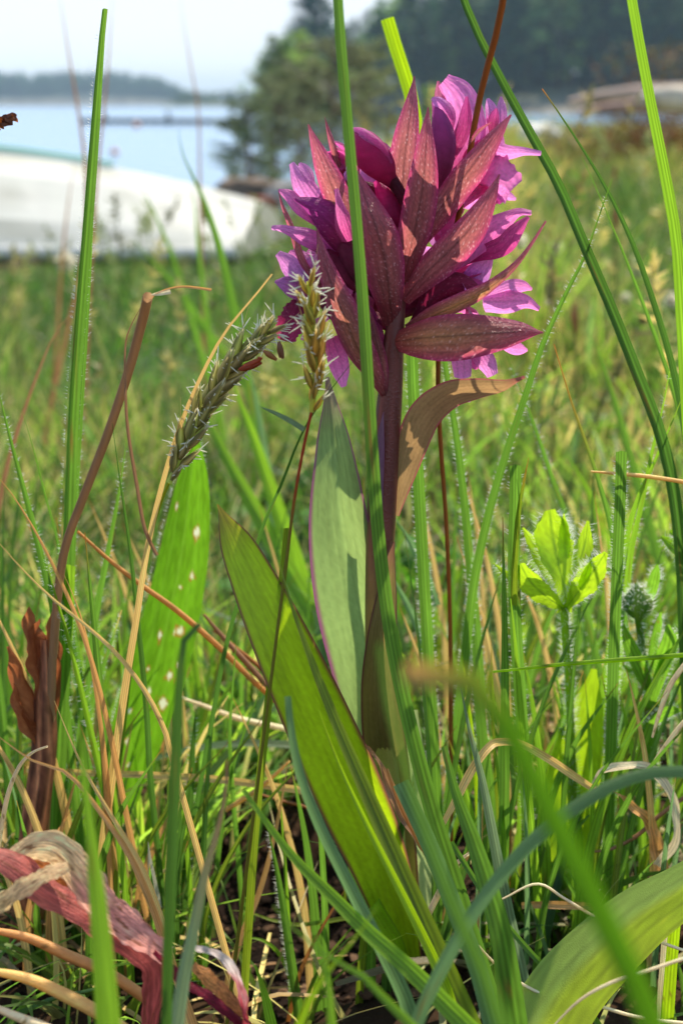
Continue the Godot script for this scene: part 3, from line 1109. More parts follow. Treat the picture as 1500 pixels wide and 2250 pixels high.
	body(f, "hood", "955,222,-2 968,262,-3 976,310,-3 973,370,-3 966,440,-2", [8, 20, 27, 23, 13, 8], Color(0.74, 0.36, 0.66), WINE)
	petal(f, "petal", "948,216,-4 962,225,-4 985,252,-4 990,290,-4", 34, LILAC, MAGENTA, {"cup": -0.7})
	petal(f, "sepal", "962,178,3 966,215,3 968,270,2 972,330,1", 30, Color(0.78, 0.42, 0.56), WINE)
	f = flower(o)
	petal(f, "sepal", "1071,216,6 1078,240,6 1084,275,5 1080,310,5", 30, LILAC, MAGENTA)
	petal(f, "sepal", "1100,212,8 1101,240,7 1098,280,6 1088,320,5", 26, LILAC, MAGENTA)
	petal(f, "petal", "1090,238,3 1084,262,3 1078,300,3", 24, MAGENTA, WINE, {"cup": -0.8})
	# right upper: long lilac sepal and the crinkled lip
	f = flower(o)
	petal(f, "sepal", "1188,338,2 1150,336,1 1110,338,2 1070,330,4 1030,340,5", 42, LILAC, PINK, {"prof": [0.25, 0.45, 0.8, 1.0, 0.9, 0.6], "roll": 0.5, "cup": -0.5})
	petal(f, "lip", "1120,422,0 1092,400,2 1052,392,4 1010,402,4 975,420,3", 108, PINK, Color(0.90, 0.48, 0.62), {"prof": [0.55, 1.0, 0.95, 0.8, 0.6, 0.4], "fringe": 0.14, "wave": 0.2, "waves": 3.0, "roll": 0.35})
	petal(f, "sepal", "1133,438,3 1105,432,3 1070,445,4 1035,465,4", 30, LILAC, MAGENTA, {"roll": 0.5})
	petal(f, "petal", "1020,445,0 1000,448,-1 975,455,0 940,468,1", 26, LILAC, MAGENTA, {"roll": 0.8})
	body(f, "ovary", "985,440,1 940,500,0 900,560,0", [7, 15, 16, 10], WINE, Color(0.40, 0.16, 0.22))
	# right middle: magenta hood with its pale point, spur below the bract
	f = flower(o)
	petal(f, "sepal", "1167,469,0 1135,470,0 1095,500,1 1050,545,2 1000,575,3", 66, PINK, MAGENTA, {"prof": [0.16, 0.4, 0.8, 1.0, 0.95, 0.7], "cup": -0.9, "roll": 0.2})
	petal(f, "petal", "1160,476,-2 1128,505,-2 1100,535,-1 1050,556,0 1005,580,1", 46, MAGENTA, Color(0.66, 0.16, 0.42), {"cup": -0.7, "roll": -0.4})
	body(f, "spur", "1060,540,-1 1020,566,-2 985,590,-2 955,600,-2", [14, 16, 12, 3], PINK, PINK)
	# right lower: lilac sepal standing up, two pale lip lobes
	f = flower(o)
	petal(f, "sepal", "1084,554,2 1066,580,2 1040,610,3 1015,640,3", 56, LILAC, Color(0.62, 0.40, 0.74), {"prof": [0.14, 0.5, 0.95, 1.0, 0.8], "roll": -0.3})
	petal(f, "lip", "1168,636,0 1140,630,0 1100,640,1 1060,655,2", 36, PINK, LILAC, {"roll": 0.3})
	petal(f, "lip", "1184,680,-1 1150,664,-1 1105,666,0 1060,668,2", 52, PINK, LILAC, {"prof": [0.2, 0.6, 0.95, 1, 0.8], "roll": 0.2, "cup": -0.5})
	petal(f, "petal", "1058,640,-1 1000,632,-2 960,650,-2 930,690,-1 905,720,0", 60, WINE, Color(0.46, 0.12, 0.24), {"cup": -0.7, "roll": 0.4})
	body(f, "ovary", "1000,660,0 950,690,0 890,740,0", [10, 18, 20, 12], Color(0.52, 0.16, 0.26), WINE)
	# below the big bract: three hanging lobes
	f = flower(o)
	petal(f, "lip", "1016,832,3 1014,800,2 1010,770,3 1010,730,4", 44, LILAC, PINK, {"prof": [0.85, 1, 0.95, 0.8]})
	petal(f, "lip", "1082,826,3 1070,800,3 1050,770,3 1030,740,4", 44, LILAC, MAGENTA, {"prof": [0.6, 1, 0.95, 0.7]})
	petal(f, "petal", "1045,812,5 1040,790,4 1035,760,4", 36, MAGENTA, WINE)
	petal(f, "sepal", "1158,770,3 1125,765,4 1085,750,5", 36, PINK, PINK, {"roll": 0.5})
	petal(f, "lip", "1030,884,3 1030,868,3 1030,850,3", 20, LILAC, LILAC)
	# upper left: large magenta bud with its spur
	f = flower(o)
	body(f, "hood", "774,292,-3 800,318,-5 828,352,-5 852,388,-4 876,420,-2 892,440,-1", [14, 33, 38, 33, 17, 11, 9], Color(0.74, 0.22, 0.50), WINE)
	petal(f, "sepal", "770,280,-4 800,285,-7 840,315,-8 862,358,-7", 30, PINK, MAGENTA, {"roll": 1.0, "cup": -0.8})
	body(f, "spur", "826,396,-1 848,430,-1 868,466,-1 878,498,0", [8, 18, 22, 20, 8], Color(0.80, 0.26, 0.56), Color(0.72, 0.20, 0.46))
	body(f, "ovary", "860,392,-4 884,432,-4 900,480,-2", [13, 13, 12, 9], Color(0.42, 0.14, 0.22), WINE)
	# left: lilac sepals, dark hood
	f = flower(o)
	petal(f, "sepal", "640,358,3 654,385,2 674,420,2 706,460,3", 50, LILAC, PINK, {"prof": [0.25, 0.7, 1, 1, 0.7]})
	petal(f, "sepal", "658,358,6 672,380,5 690,410,4", 30, LILAC, PINK)
	petal(f, "sepal", "612,418,2 640,430,1 662,458,1 700,495,2", 34, PINK, MAGENTA, {"roll": 0.4})
	petal(f, "petal", "646,436,-3 685,455,-5 725,490,-5 765,545,-3 785,590,-1", 84, Color(0.66, 0.26, 0.58), WINE, {"prof": [0.12, 0.5, 0.85, 1, 0.8, 0.5], "cup": -0.8, "roll": -0.2})
	petal(f, "petal", "738,414,-7 745,445,-8 755,490,-8 768,530,-6", 42, PINK, MAGENTA, {"prof": [0.26, 0.4, 0.8, 1.0, 0.8], "cup": -0.6})
	body(f, "ovary", "745,520,-2 785,585,-2 830,650,-1", [12, 24, 26, 14], WINE, Color(0.40, 0.12, 0.22))
	f = flower(o)
	petal(f, "sepal", "596,502,-1 622,505,-2 655,518,-3 695,538,-2 730,560,0", 44, LILAC, MAGENTA, {"prof": [0.25, 0.5, 0.95, 1.0, 0.6], "cup": -0.8, "roll": -0.3})
	petal(f, "petal", "700,560,3 728,575,2 755,605,2", 62, LILAC, PINK, {"roll": -0.4})
	body(f, "ovary", "690,535,0 740,580,0 800,640,0", [9, 20, 24, 14], WINE, WINE)
	# lower left: three lilac lobes and the wine red drooping hood
	f = flower(o)
	petal(f, "sepal", "610,556,1 630,575,0 655,605,0 690,640,1", 46, LILAC, Color(0.62, 0.40, 0.70), {"prof": [0.35, 0.85, 1, 0.9, 0.6]})
	petal(f, "sepal", "636,552,5 660,570,4 690,600,3", 40, PINK, LILAC)
	petal(f, "sepal", "604,617,0 630,622,-1 660,640,-1 695,668,0", 44, Color(0.74, 0.44, 0.74), WINE, {"roll": 0.4})
	petal(f, "petal", "700,560,2 690,590,1 695,640,1", 50, LILAC, MAGENTA)
	petal(f, "lip", "628,750,0 636,712,-1 648,680,-1 668,655,0", 58, WINE, Color(0.44, 0.10, 0.24), {"prof": [0.7, 1.0, 0.9, 0.7, 0.5], "fringe": 0.15})
	petal(f, "lip", "755,850,3 748,815,2 738,775,2 728,740,3", 46, PINK, MAGENTA, {"prof": [0.3, 0.8, 1, 0.95, 0.7]})
	petal(f, "petal", "790,625,4 800,655,4 810,700,3", 40, PINK, WINE)
	body(f, "ovary", "690,640,2 755,690,1 815,740,0", [10, 24, 28, 16], WINE, Color(0.36, 0.10, 0.20))
	f = flower(o)
	petal(f, "petal", "800,660,2 815,700,1 832,760,0 846,820,0", 36, MAGENTA, WINE)
	body(f, "ovary", "760,660,2 800,720,2 845,800,1", [8, 22, 24, 12], WINE, Color(0.36, 0.10, 0.20))
	# bracts, back ones first
	bract(o, "713,256,2 722,290,1 735,335,1 750,385,1 775,440,2", 20, {"cup": -0.8})
	bract(o, "611,414,2 620,450,1 640,500,1 668,580,0 720,640,0", 18, {"cup": -0.8})
	bract(o, "677,273,-6 697,330,-7 722,392,-6 748,455,-4 790,540,-2 830,610,0", 66, {"roll": -0.2, "prof": [0.05, 0.42, 0.75, 0.95, 1.0, 0.95, 0.8, 0.5, 0.3]})
	bract(o, "910,167,-1 905,220,-3 895,290,-4 886,370,-3 882,450,-2 884,530,0", 72, {"roll": 0.15, "cup": -0.3})
	bract(o, "940,235,-9 936,300,-11 931,380,-11 920,460,-9 903,540,-6 886,620,-2", 82, {"cup": -0.3})
	bract(o, "1122,252,-7 1085,300,-8 1040,362,-8 1000,412,-6 955,475,-4 910,550,0", 72, {"roll": -0.25, "prof": [0.06, 0.44, 0.74, 0.95, 1.0, 0.98, 0.85, 0.6, 0.4]})
	bract(o, "1080,268,-8 1055,288,-8 1030,318,-8", 22, {"roll": 1.2})
	bract(o, "1097,383,-8 1070,440,-10 1030,505,-10 980,558,-8 930,605,-5 885,660,-1", 84, {"roll": -0.2, "prof": [0.05, 0.38, 0.68, 0.90, 1.0, 1.0, 0.88, 0.66, 0.42]})
	bract(o, "782,376,-8 800,430,-12 826,500,-14 844,565,-12 852,620,-9 858,670,-4 862,715,-1", 104, {"roll": 0.2, "prof": [0.10, 0.45, 0.74, 0.94, 1.0, 0.96, 0.82, 0.62, 0.46], "cup": -0.4})
	bract(o, "696,502,-8 708,560,-11 730,630,-12 758,700,-11 786,765,-8 822,825,-4 845,870,-2", 74, {"roll": -0.25, "prof": [0.05, 0.34, 0.64, 0.88, 1.0, 1.0, 0.9, 0.6, 0.3], "green": 0.25})
	bract(o, "1199,486,-6 1165,540,-7 1125,590,-9 1070,636,-10 1010,668,-8 950,695,-5 895,725,-1", 46, {"prof": [0.10, 0.22, 0.36, 0.62, 0.95, 1.0, 0.85, 0.6], "roll": 0.45, "cup": -0.5, "green": 0.8})
	bract(o, "1193,730,-8 1150,728,-11 1080,732,-14 1000,738,-13 935,742,-10 885,748,-5 862,752,-1", 112, {"roll": -0.15, "prof": [0.04, 0.40, 0.68, 0.88, 1.0, 1.0, 0.88, 0.66, 0.4], "cup": -0.45, "green": 0.5})
	bract(o, "795,640,-1 818,720,-3 838,800,-3 850,880,-2", 30, {"cup": -0.6})


# ------------------------------------------------------------------ other plants
func build_plantain() -> void:
	var foot := V(250, 1790, 0.345)
	foot.y = land(foot.x, foot.z)
	var o := thing("plantain", foot, "bright green hairy leaf with pale eaten holes, standing under the left grass flower", "leaf")
	var p := to_ground(pts("428,945 424,1010 414,1100 398,1220 374,1340 342,1470 302,1600 262,1730 234,1800", 0.335, 0.345))
	var spots := [[0.19, -0.45, 0.016], [0.275, -0.52, 0.010], [0.30, -0.2, 0.008], [0.385, -0.45, 0.016], [0.40, 0.15, 0.012], [0.45, -0.7, 0.013], [0.47, 0.28, 0.009], [0.475, -0.5, 0.014], [0.14, 0.62, 0.012], [0.52, 0.0, 0.010], [0.53, -0.52, 0.017], [0.56, 0.5, 0.011], [0.60, -0.45, 0.006], [0.63, 0.25, 0.010], [0.68, -0.1, 0.009], [0.72, 0.1, 0.007]]
	var col := func(u: float, v: float) -> Color:
		var c := Color(0.41, 0.61, 0.13) * (1.0 + 0.16 * nz.get_noise_2d(u * 420.0, v * 90.0) + 0.12 * nz.get_noise_2d(u * 60.0 + 50.0, v * 20.0))
		var vein := exp(-pow(v / 0.05, 2.0)) + 0.6 * exp(-pow((absf(v) - 0.5) / 0.05, 2.0))
		c = mixc(c, Color(0.50, 0.70, 0.22), vein * 0.5)
		for q in spots:
			var dd: float = Vector2((u - q[0]) * 1.0, (v - q[1]) * 0.085).length() / (q[2] * 0.7)
			dd *= 1.0 + 0.9 * nz.get_noise_2d(u * 500.0, v * 60.0)
			if dd < 1.6:
				c = mixc(mixc(Color(0.84, 0.86, 0.72), Color(0.60, 0.48, 0.18), smoothstep(0.6, 0.9, dd)), c, smoothstep(0.9, 1.3, dd))
		c.a = 1.0
		return c
	var mb := MB.new()
	var f := sheet(mb, p, 66 * depth(p[3]) / F, {"col": col, "n": 170, "m": 40, "prof": [0.1, 0.52, 0.76, 0.90, 0.98, 1.0, 0.97, 0.88, 0.74, 0.58, 0.42, 0.3], "cup": 0.12, "fold": 0.28, "wave": 0.05, "waves": 2.0, "ridge": 0.008, "ridges": 2.0, "roll": 0.35, "roll1": 0.1})
	part("leaf_blade", mb, M.broad, o)
	hairs(o, f, 420, 1.1, 0.02, 0.85)


func build_spike(label: String, axis: String, stem: String, hz: float, hz1: float, wpx: float, count: int, green: Color, husk: Color, stemc: Array, seed_: int, threads: int) -> void:
	var r := RandomNumberGenerator.new()
	r.seed = seed_
	var ap := pts(axis, hz, hz)
	var s := to_ground(pts(stem, hz, hz1))
	var o := thing("grass_flower_spike", s[s.size() - 1], label, "grass flower")
	var k := depth(ap[0]) / F
	var mb := MB.new()
	tube(mb, s, [3.5 * k, 4 * k, 4.5 * k, 5 * k, 5.5 * k], func(u: float, _v: float) -> Color:
		return mixc(stemc[0], stemc[1], smoothstep(0.03, 0.2, u)), 60, 7)
	part("stem", mb, M.leaf, o)
	var ax := smooth(ap, 40)
	var rach := MB.new()
	tube(rach, ap, [3 * k, 5 * k, 6 * k], flat(green), 20, 6)
	part("axis", rach, M.leaf, o)
	var protos := []
	for q in 3:
		var sm := MB.new()
		for e in 3:
			var a := TAU * e / 3.0 + q
			var out := Vector3(cos(a), 0, sin(a))
			var c0 := mixc(green, husk, [0.1, 0.6, 0.9][(e + q) % 3])
			sheet(sm, PackedVector3Array([Vector3(0, 1.0, 0) + out * 0.05, Vector3(0, 0.66, 0) + out * 0.10, Vector3(0, 0.3, 0) + out * 0.13, Vector3.ZERO]), 0.13, {"col": func(u: float, v: float) -> Color:
				var c := c0 * (1.0 + 0.25 * cos(v * 9.0))
				c = mixc(Color(0.86, 0.82, 0.66), c, smoothstep(0.0, 0.25, u))
				c.a = 1.0
				return c, "prof": [0.06, 0.6, 1.0, 0.9, 0.45], "n": 10, "m": 4, "cup": -0.7, "ref": out})
		protos.append(sm.mesh())
	var th := MB.new()
	for q in count:
		var u := (q + 0.5) / count
		var i := mini(int(u * 39), 39)
		var c := ax[i]
		var t := (ax[i] - ax[i + 1]).normalized()
		var sd := t.cross(Vector3(0, 0, 1)).normalized()
		var bn := sd.cross(t)
		var az := q * 2.4 + r.randf_range(-0.3, 0.3)
		var out := sd * cos(az) + bn * sin(az)
		var l := wpx * k * r.randf_range(0.75, 1.05) * (0.75 + 0.5 * sin(u * PI))
		var y := (t + out * r.randf_range(0.26, 0.5)).normalized()
		var x := y.cross(out).normalized()
		var z := x.cross(y)
		var at := c + out * 4.0 * k - t * l * 0.25
		var sp := MeshInstance3D.new()
		sp.mesh = protos[q % 3]
		sp.material_override = M.leaf
		sp.name = "spikelet"
		sp.transform = Transform3D(Basis(x * l, y * l, z * l), at - o.position)
		o.add_child(sp, true)
		for e in threads:
			var b := at + y * l * r.randf_range(0.35, 1.0)
			var d := (out * r.randf_range(0.2, 1.0) + y * r.randf_range(-0.1, 0.9) + Vector3(r.randf_range(-1, 1), r.randf_range(-0.6, 0.9), r.randf_range(-1, 1)) * 0.6).normalized()
			var bend := Vector3(r.randf_range(-1, 1), r.randf_range(-1, 1), r.randf_range(-1, 1)) * 9.0 * k
			var ln := r.randf_range(14, 36) * k
			tube(th, PackedVector3Array([b, b + d * ln * 0.5 + bend * 0.5, b + d * ln + bend]), [1.0 * k, 1.5 * k, 0.7 * k], flat(Color(0.95, 0.95, 0.88)), 5, 4)
		if q % 3 == 0:
			var b2 := at + y * l
			tube(th, PackedVector3Array([b2 - y * l * 0.3, b2 + y * r.randf_range(22, 48) * k + Vector3(0, 12 * k, 0)]), [0.7 * k, 0.4 * k], flat(Color(0.80, 0.74, 0.52)), 3, 4)
	part("stigmas", th, M.hair, o, "stuff")
	if seed_ == 1:
		var n := 0
		for q in ["524,812 572,790 566,786", "527,814 575,797", "578,770 608,791", "611,752 622,788", "614,750 616,786"]:
			var am := MB.new()
			var p := pts(q, hz - 0.004, hz - 0.004)
			tube(am, p, [2 * k, 6.5 * k, 6 * k, 3 * k], flat([Color(0.70, 0.30, 0.16), Color(0.62, 0.26, 0.14), Color(0.66, 0.44, 0.24), Color(0.55, 0.38, 0.26), Color(0.55, 0.38, 0.26)][n]), 8, 6)
			part("anther", am, M.straw, o)
			n += 1


func build_buttercup() -> void:
	var foot := V(1262, 1960, 0.335)
	foot.y = land(foot.x, foot.z)
	var o := thing("buttercup_leaf", foot, "lobed yellow green leaf on a hairy stalk, lit through, right of the orchid", "leaf")
	var stalk := to_ground(pts("1238,1330 1243,1420 1250,1520 1254,1640 1258,1780 1262,1940", 0.30, 0.335))
	var k := depth(stalk[0]) / F
	var mb := MB.new()
	var f := tube(mb, stalk, [9 * k, 9 * k, 9.5 * k, 11 * k, 12 * k, 12 * k], func(u: float, v: float) -> Color:
		var c := Color(0.56, 0.70, 0.24) * (1.0 + 0.12 * v)
		c.a = 1.0
		return c, 50, 10)
	part("leaf_stalk", mb, M.leaf, o)
	hairs(o, f, 520, 2.0, 0.0, 0.8, true, true)
	var n := 0
	for q in [["1207,1120,4 1212,1170,4 1226,1240,2 1240,1300,0 1239,1345,0", 78, [0.3, 0.85, 1.0, 0.92, 0.66, 0.44, 0.46, 0.40]], ["1147,1160,5 1174,1200,5 1206,1255,4 1236,1320,2", 38, [0.15, 0.75, 1, 0.75, 0.25]], ["1291,1144,7 1284,1195,6 1266,1250,4 1241,1315,2", 42, [0.15, 0.8, 1, 0.75, 0.25]], ["1238,1128,3 1240,1170,3 1240,1225,1", 26, [0.1, 0.7, 1, 0.9]], ["1330,1213,-4 1306,1250,-3 1270,1300,-1 1242,1336,0", 54, [0.2, 0.85, 1.0, 0.7, 0.25]], ["1297,1230,-3 1288,1256,-3 1274,1290,-2", 22, [0.1, 0.8, 1, 0.6]], ["1142,1238,-4 1160,1272,-4 1192,1305,-2 1238,1338,0", 50, [0.4, 0.95, 1.0, 0.7, 0.25]], ["1083,1237,3 1108,1258,2 1150,1290,0 1200,1322,0", 24, [0.1, 0.6, 1, 0.8, 0.5]]]:
		var p := pts(q[0], 0.297, 0.300)
		var lm := MB.new()
		var sd := n * 40.0
		var lf := sheet(lm, p, q[1] * 0.5 * k, {"prof": q[2], "n": 26, "m": 12, "cup": 0.2, "wave": 0.08, "waves": 2.0, "ridge": 0.02, "fringe": 0.14, "roll": [0.05, 0.15, -0.15, -0.3, 0.2, 0.5, -0.3, 0.1][n], "col": func(u: float, v: float) -> Color:
			var c := Color(0.70, 0.84, 0.17) * (1.0 + 0.15 * nz.get_noise_2d(u * 200.0 + sd, v * 80.0))
			c = mixc(c, Color(0.42, 0.56, 0.16), 0.6 * exp(-pow(v / 0.07, 2.0)) + 0.25 * pow(absf(sin(u * 14.0 + absf(v) * 5.0)), 12.0))
			c.a = 1.0
			return c})
		part("leaf_lobe", lm, M.broad, o)
		hairs(o, lf, 90, 1.9, 0.02, 0.95)
		n += 1
	# the plant with the closed bud
	var b := thing("buttercup_bud", V(1425, 1830, 0.34), "green hairy plant with a round closed bud near the right edge", "flower bud")
	var bp := V(1399, 1322, 0.315)
	var bm := MB.new()
	var k2 := depth(bp) / F
	var bf := tube(bm, pts("1397,1282 1398,1300 1400,1330 1402,1362", 0.315, 0.315), [3 * k2, 16 * k2, 30 * k2, 33 * k2, 24 * k2, 8 * k2], func(u: float, v: float) -> Color:
		var c := mixc(Color(0.34, 0.50, 0.24), Color(0.56, 0.66, 0.28), 0.5 + 0.5 * sin(v * 6.0))
		c.a = 1.0
		return c, 16, 16, 0.06)
	part("bud", bm, M.leaf, b)
	hairs(b, bf, 240, 1.7, 0.0, 0.9, true, true)
	var sm := MB.new()
	var sf := tube(sm, to_ground(pts("1401,1358 1406,1400 1418,1480 1430,1560 1424,1660 1418,1760 1412,1860", 0.315, 0.345)), [8 * k2, 9 * k2, 18 * k2, 22 * k2, 20 * k2, 19 * k2], func(u: float, _v: float) -> Color:
		return mixc(Color(0.44, 0.60, 0.24), Color(0.40, 0.20, 0.18), exp(-pow((u - 0.36) / 0.012, 2.0)) * 0.8), 60, 10)
	part("stem", sm, M.leaf, b)
	hairs(b, sf, 300, 1.7, 0.0, 0.7, true, true)
	for q in [["1366,1372,-3 1382,1420,-3 1405,1470,-2 1424,1520,0", 34, 0.2], ["1450,1345,2 1442,1380,2 1432,1430,1 1425,1470,0", 22, 0.5], ["1466,1372,-2 1470,1410,-2 1455,1450,-1 1432,1490,0", 40, -0.2], ["1500,1376,2 1476,1420,2 1450,1480,1 1432,1540,0", 30, 0.2], ["1443,1240,5 1434,1280,4 1425,1320,3", 26, 0.2], ["1368,1462,4 1385,1480,3 1405,1492,2 1425,1520,0", 26, 0.8], ["1496,1560,-3 1470,1560,-2 1445,1575,-1 1430,1590,0", 30, 0.6]]:
		var lm := MB.new()
		var lf := sheet(lm, pts(q[0], 0.315, 0.325), q[1] * 0.5 * k2, {"prof": [0.25, 0.85, 1.0, 0.9, 0.6], "n": 20, "m": 8, "cup": 0.3, "roll": q[2], "col": blade_col(Color(0.44, 0.62, 0.18), Color.WHITE, 0.0, q[1] * 3.0)})
		part("leaf", lm, M.broad, b)
		hairs(b, lf, 70, 1.6, 0.02, 0.95)
	var e := thing("buttercup_leaf", V(1505, 1700, 0.34), "cut green leaf poking in from the right edge above the bud", "leaf")
	for q in [["1452,1180,0 1475,1196,0 1510,1225,0", 30, 0.2], ["1470,1168,0 1490,1175,0 1520,1200,0", 34, 0.0], ["1480,1225,-1 1497,1235,0 1525,1250,0", 24, 0.5]]:
		var lm := MB.new()
		var lf := sheet(lm, pts(q[0], 0.31, 0.31), q[1] * 0.5 * k2, {"prof": [0.25, 0.85, 1.0, 0.9], "n": 18, "m": 8, "cup": 0.3, "roll": q[2], "col": blade_col(Color(0.54, 0.72, 0.16), Color.WHITE, 0.0, q[1] * 3.0)})
		part("leaf_lobe", lm, M.broad, e)
		hairs(e, lf, 60, 1.6, 0.02, 0.95)
	var es := MB.new()
	tube(es, to_ground(pts("1525,1225 1530,1400 1520,1700", 0.31, 0.34)), [6 * k2, 8 * k2, 9 * k2], flat(Color(0.5, 0.64, 0.24)), 20, 8)
	part("leaf_stalk", es, M.leaf, e)


func broad_leaf(called: String, label: String, s: String, hz0: float, hz1: float, w: float, face: Color, x := {}) -> void:
	var p := pts(s, hz0, hz1)
	if not x.get("loose", false):
		p = to_ground(p)
	var o := thing(called, p[p.size() - 1], label, x.get("cat", "leaf"))
	var mb := MB.new()
	var sd := p[0].x * 3000.0
	var alt: Color = x.get("alt", face)  # tone of one half, painted as sky sheen against the sunlit other
	var d := {"n": 60, "m": 20, "prof": LANCE, "cup": 0.2, "ridge": 0.006, "ridges": 5.0, "wave": 0.03, "waves": 1.5, "col": func(u: float, v: float) -> Color:
		var c := mixc(face, alt, smoothstep(-0.1, 0.3, v))
		c = c * (1.0 - 0.10 * pow(absf(sin(v * 12.0)), 6.0) + 0.13 * nz.get_noise_2d(u * 120.0 + sd, v * 25.0) + 0.10 * nz.get_noise_2d(u * 900.0 + sd, v * 200.0))
		c.a = 1.0
		return c}
	d.merge(x, true)
	sheet(mb, p, w * 0.5 * depth(p[p.size() / 2]) / F, d)
	part("leaf_blade", mb, M.straw if x.get("dry", false) else M.leaf, o)


func build_withered() -> void:
	# the brown dried bundle at the left edge
	var foot := V(62, 1930, 0.30)
	foot.y = land(foot.x, foot.z)
	var o := thing("withered_plant", foot, "thick brown withered stem with a frayed top at the left edge", "dead stem")
	var k := 0.33 / F
	var mb := MB.new()
	var brown := func(u: float, v: float) -> Color:
		var c := mixc(Color(0.78, 0.54, 0.38), Color(0.50, 0.31, 0.23), 0.5 + 0.5 * sin(v * 7.0 + u * 6.0)) * (1.0 + 0.6 * nz.get_noise_2d(u * 60.0, v * 400.0) + 0.4 * nz.get_noise_2d(u * 300.0, v * 60.0))
		c.a = 1.0
		return c
	tube(mb, to_ground(pts("100,1400 103,1480 100,1560 100,1650 88,1750 72,1850 62,1930", 0.30, 0.30)), [16 * k, 22 * k, 26 * k, 28 * k, 28 * k, 26 * k, 26 * k, 24 * k], brown, 110, 28, 0.16)
	part("stem", mb, M.straw, o)
	for q in [["62,1335 70,1370 92,1430 104,1500", 40, 0.4], ["115,1345 112,1390 108,1450 105,1520", 36, -0.5], ["20,1420 40,1480 66,1550 95,1600", 34, 0.3], ["86,1360 78,1400 84,1460 98,1530", 34, 1.0], ["30,1500 48,1560 70,1600 96,1640", 30, 0.8], ["124,1420 122,1480 112,1560 106,1620", 30, 0.2], ["50,1560 62,1590 80,1620 98,1660", 24, -0.6]]:
		var lm := MB.new()
		var sd: float = q[1] * 11.0
		sheet(lm, pts(q[0], 0.296, 0.30), q[1] * 0.6 * k, {"prof": [0.2, 0.7, 1, 0.9, 0.7], "n": 24, "m": 8, "cup": -0.6, "wave": 0.3, "waves": 2.5, "roll": q[2], "col": func(u: float, v: float) -> Color:
			var c := mixc(Color(0.74, 0.48, 0.30), Color(0.52, 0.28, 0.18), 0.5 + 0.5 * nz.get_noise_2d(u * 150.0 + sd, v * 60.0))
			c.a = 1.0
			return c})
		part("dried_leaf", lm, M.withered, o)
	# the crimson withered leaf in the lower left corner
	var at := V(340, 2240, 0.20)
	at.y = land(at.x, at.z)
	var w := thing("withered_leaf", at, "crimson and cream withered leaf collapsed in the lower left corner", "dead leaf")
	var kk := 0.205 / F
	var red := Color(0.80, 0.46, 0.42)
	var cream := Color(0.96, 0.82, 0.62)
	for q in [["-60,1860,0 30,1900,0 120,1962,0 220,2020,0 300,2080,0 345,2140,0 330,2260,0", 84, 0.5, red, Color(0.72, 0.34, 0.32), "fold", "crimson folded midrib"], ["30,1885,2 80,1862,3 130,1872,2 182,1930,0 230,1998,-2 300,2052,-3 368,2105,-3", 88, -0.3, cream, Color(0.92, 0.64, 0.60), "fold", "cream and pink curled upper half"], ["-40,2010,-4 30,1960,-6 90,1925,-6 150,1900,-4", 52, 0.6, Color(0.90, 0.78, 0.56), cream, "fold", "pale straw coloured strip"], ["10,1890,4 60,1900,4 120,1930,4 180,1985,4 230,2030,4", 80, 0.2, Color(0.78, 0.46, 0.22), Color(0.70, 0.40, 0.22), "fold", "orange brown crumpled middle"], ["428,2085,-6 462,2092,-7 500,2120,-7 528,2180,-6 540,2270,-4", 34, -0.9, Color(0.86, 0.80, 0.78), Color(0.62, 0.24, 0.28), "fold", "shining purple grey curled strip"], ["340,2090,-4 400,2150,-4 460,2190,-4 520,2240,-4 560,2300,-2", 30, 0.6, Color(0.50, 0.14, 0.22), Color(0.44, 0.12, 0.20), "fold", "dark red stalk"], ["425,2120,-2 460,2150,-2 500,2190,-2 540,2230,-2", 40, 0.4, Color(0.80, 0.56, 0.34), Color(0.74, 0.46, 0.28), "fold", ""]]:
		var lm := MB.new()
		var sd: float = q[1] * 7.0
		var ca: Color = q[3]
		var cc: Color = q[4]
		sheet(lm, pts(q[0], 0.205, 0.205), q[1] * 0.5 * kk, {"prof": [0.5, 0.9, 1, 1, 0.95, 0.8, 0.6], "n": 90, "m": 26, "grit": 16.0, "fringe": 0.12, "cup": -0.3, "wave": 0.18, "waves": 3.2, "ridge": 0.035, "ridges": 5.0, "roll": q[2], "col": func(u: float, v: float) -> Color:
			var c := mixc(ca, cc, smoothstep(0.2, 0.8, u + 0.3 * nz.get_noise_2d(u * 60.0 + sd, v * 20.0))) * (1.0 + 0.30 * nz.get_noise_2d(u * 40.0 + sd, v * 260.0) + 0.3 * nz.get_noise_2d(u * 200.0 + sd, v * 60.0))
			c = mixc(c, Color(0.42, 0.26, 0.16), smoothstep(0.3, 0.55, nz.get_noise_2d(u * 110.0 + sd, v * 40.0)) * 0.7)
			c.a = 1.0
			return c})
		var pq := part("dried_strip", lm, M.withered, w)
		if q[6]:
			pq.set_meta("label", q[6])
	# sedge head entering at the left edge
	var sg := thing("sedge_head", V(-60, 900, 0.27), "small rust brown seed head poking in at the upper left edge", "seed head")
	var st := MB.new()
	tube(st, to_ground(pts("-20,275 -60,420 -80,700 -80,1100 -80,1600", 0.27, 0.30)), [3.4 * k, 5 * k, 6 * k, 7 * k], flat(Color(0.50, 0.42, 0.24)), 40, 7)
	part("stem", st, M.straw, sg)
	var r := RandomNumberGenerator.new()
	r.seed = 3
	var sc := MB.new()
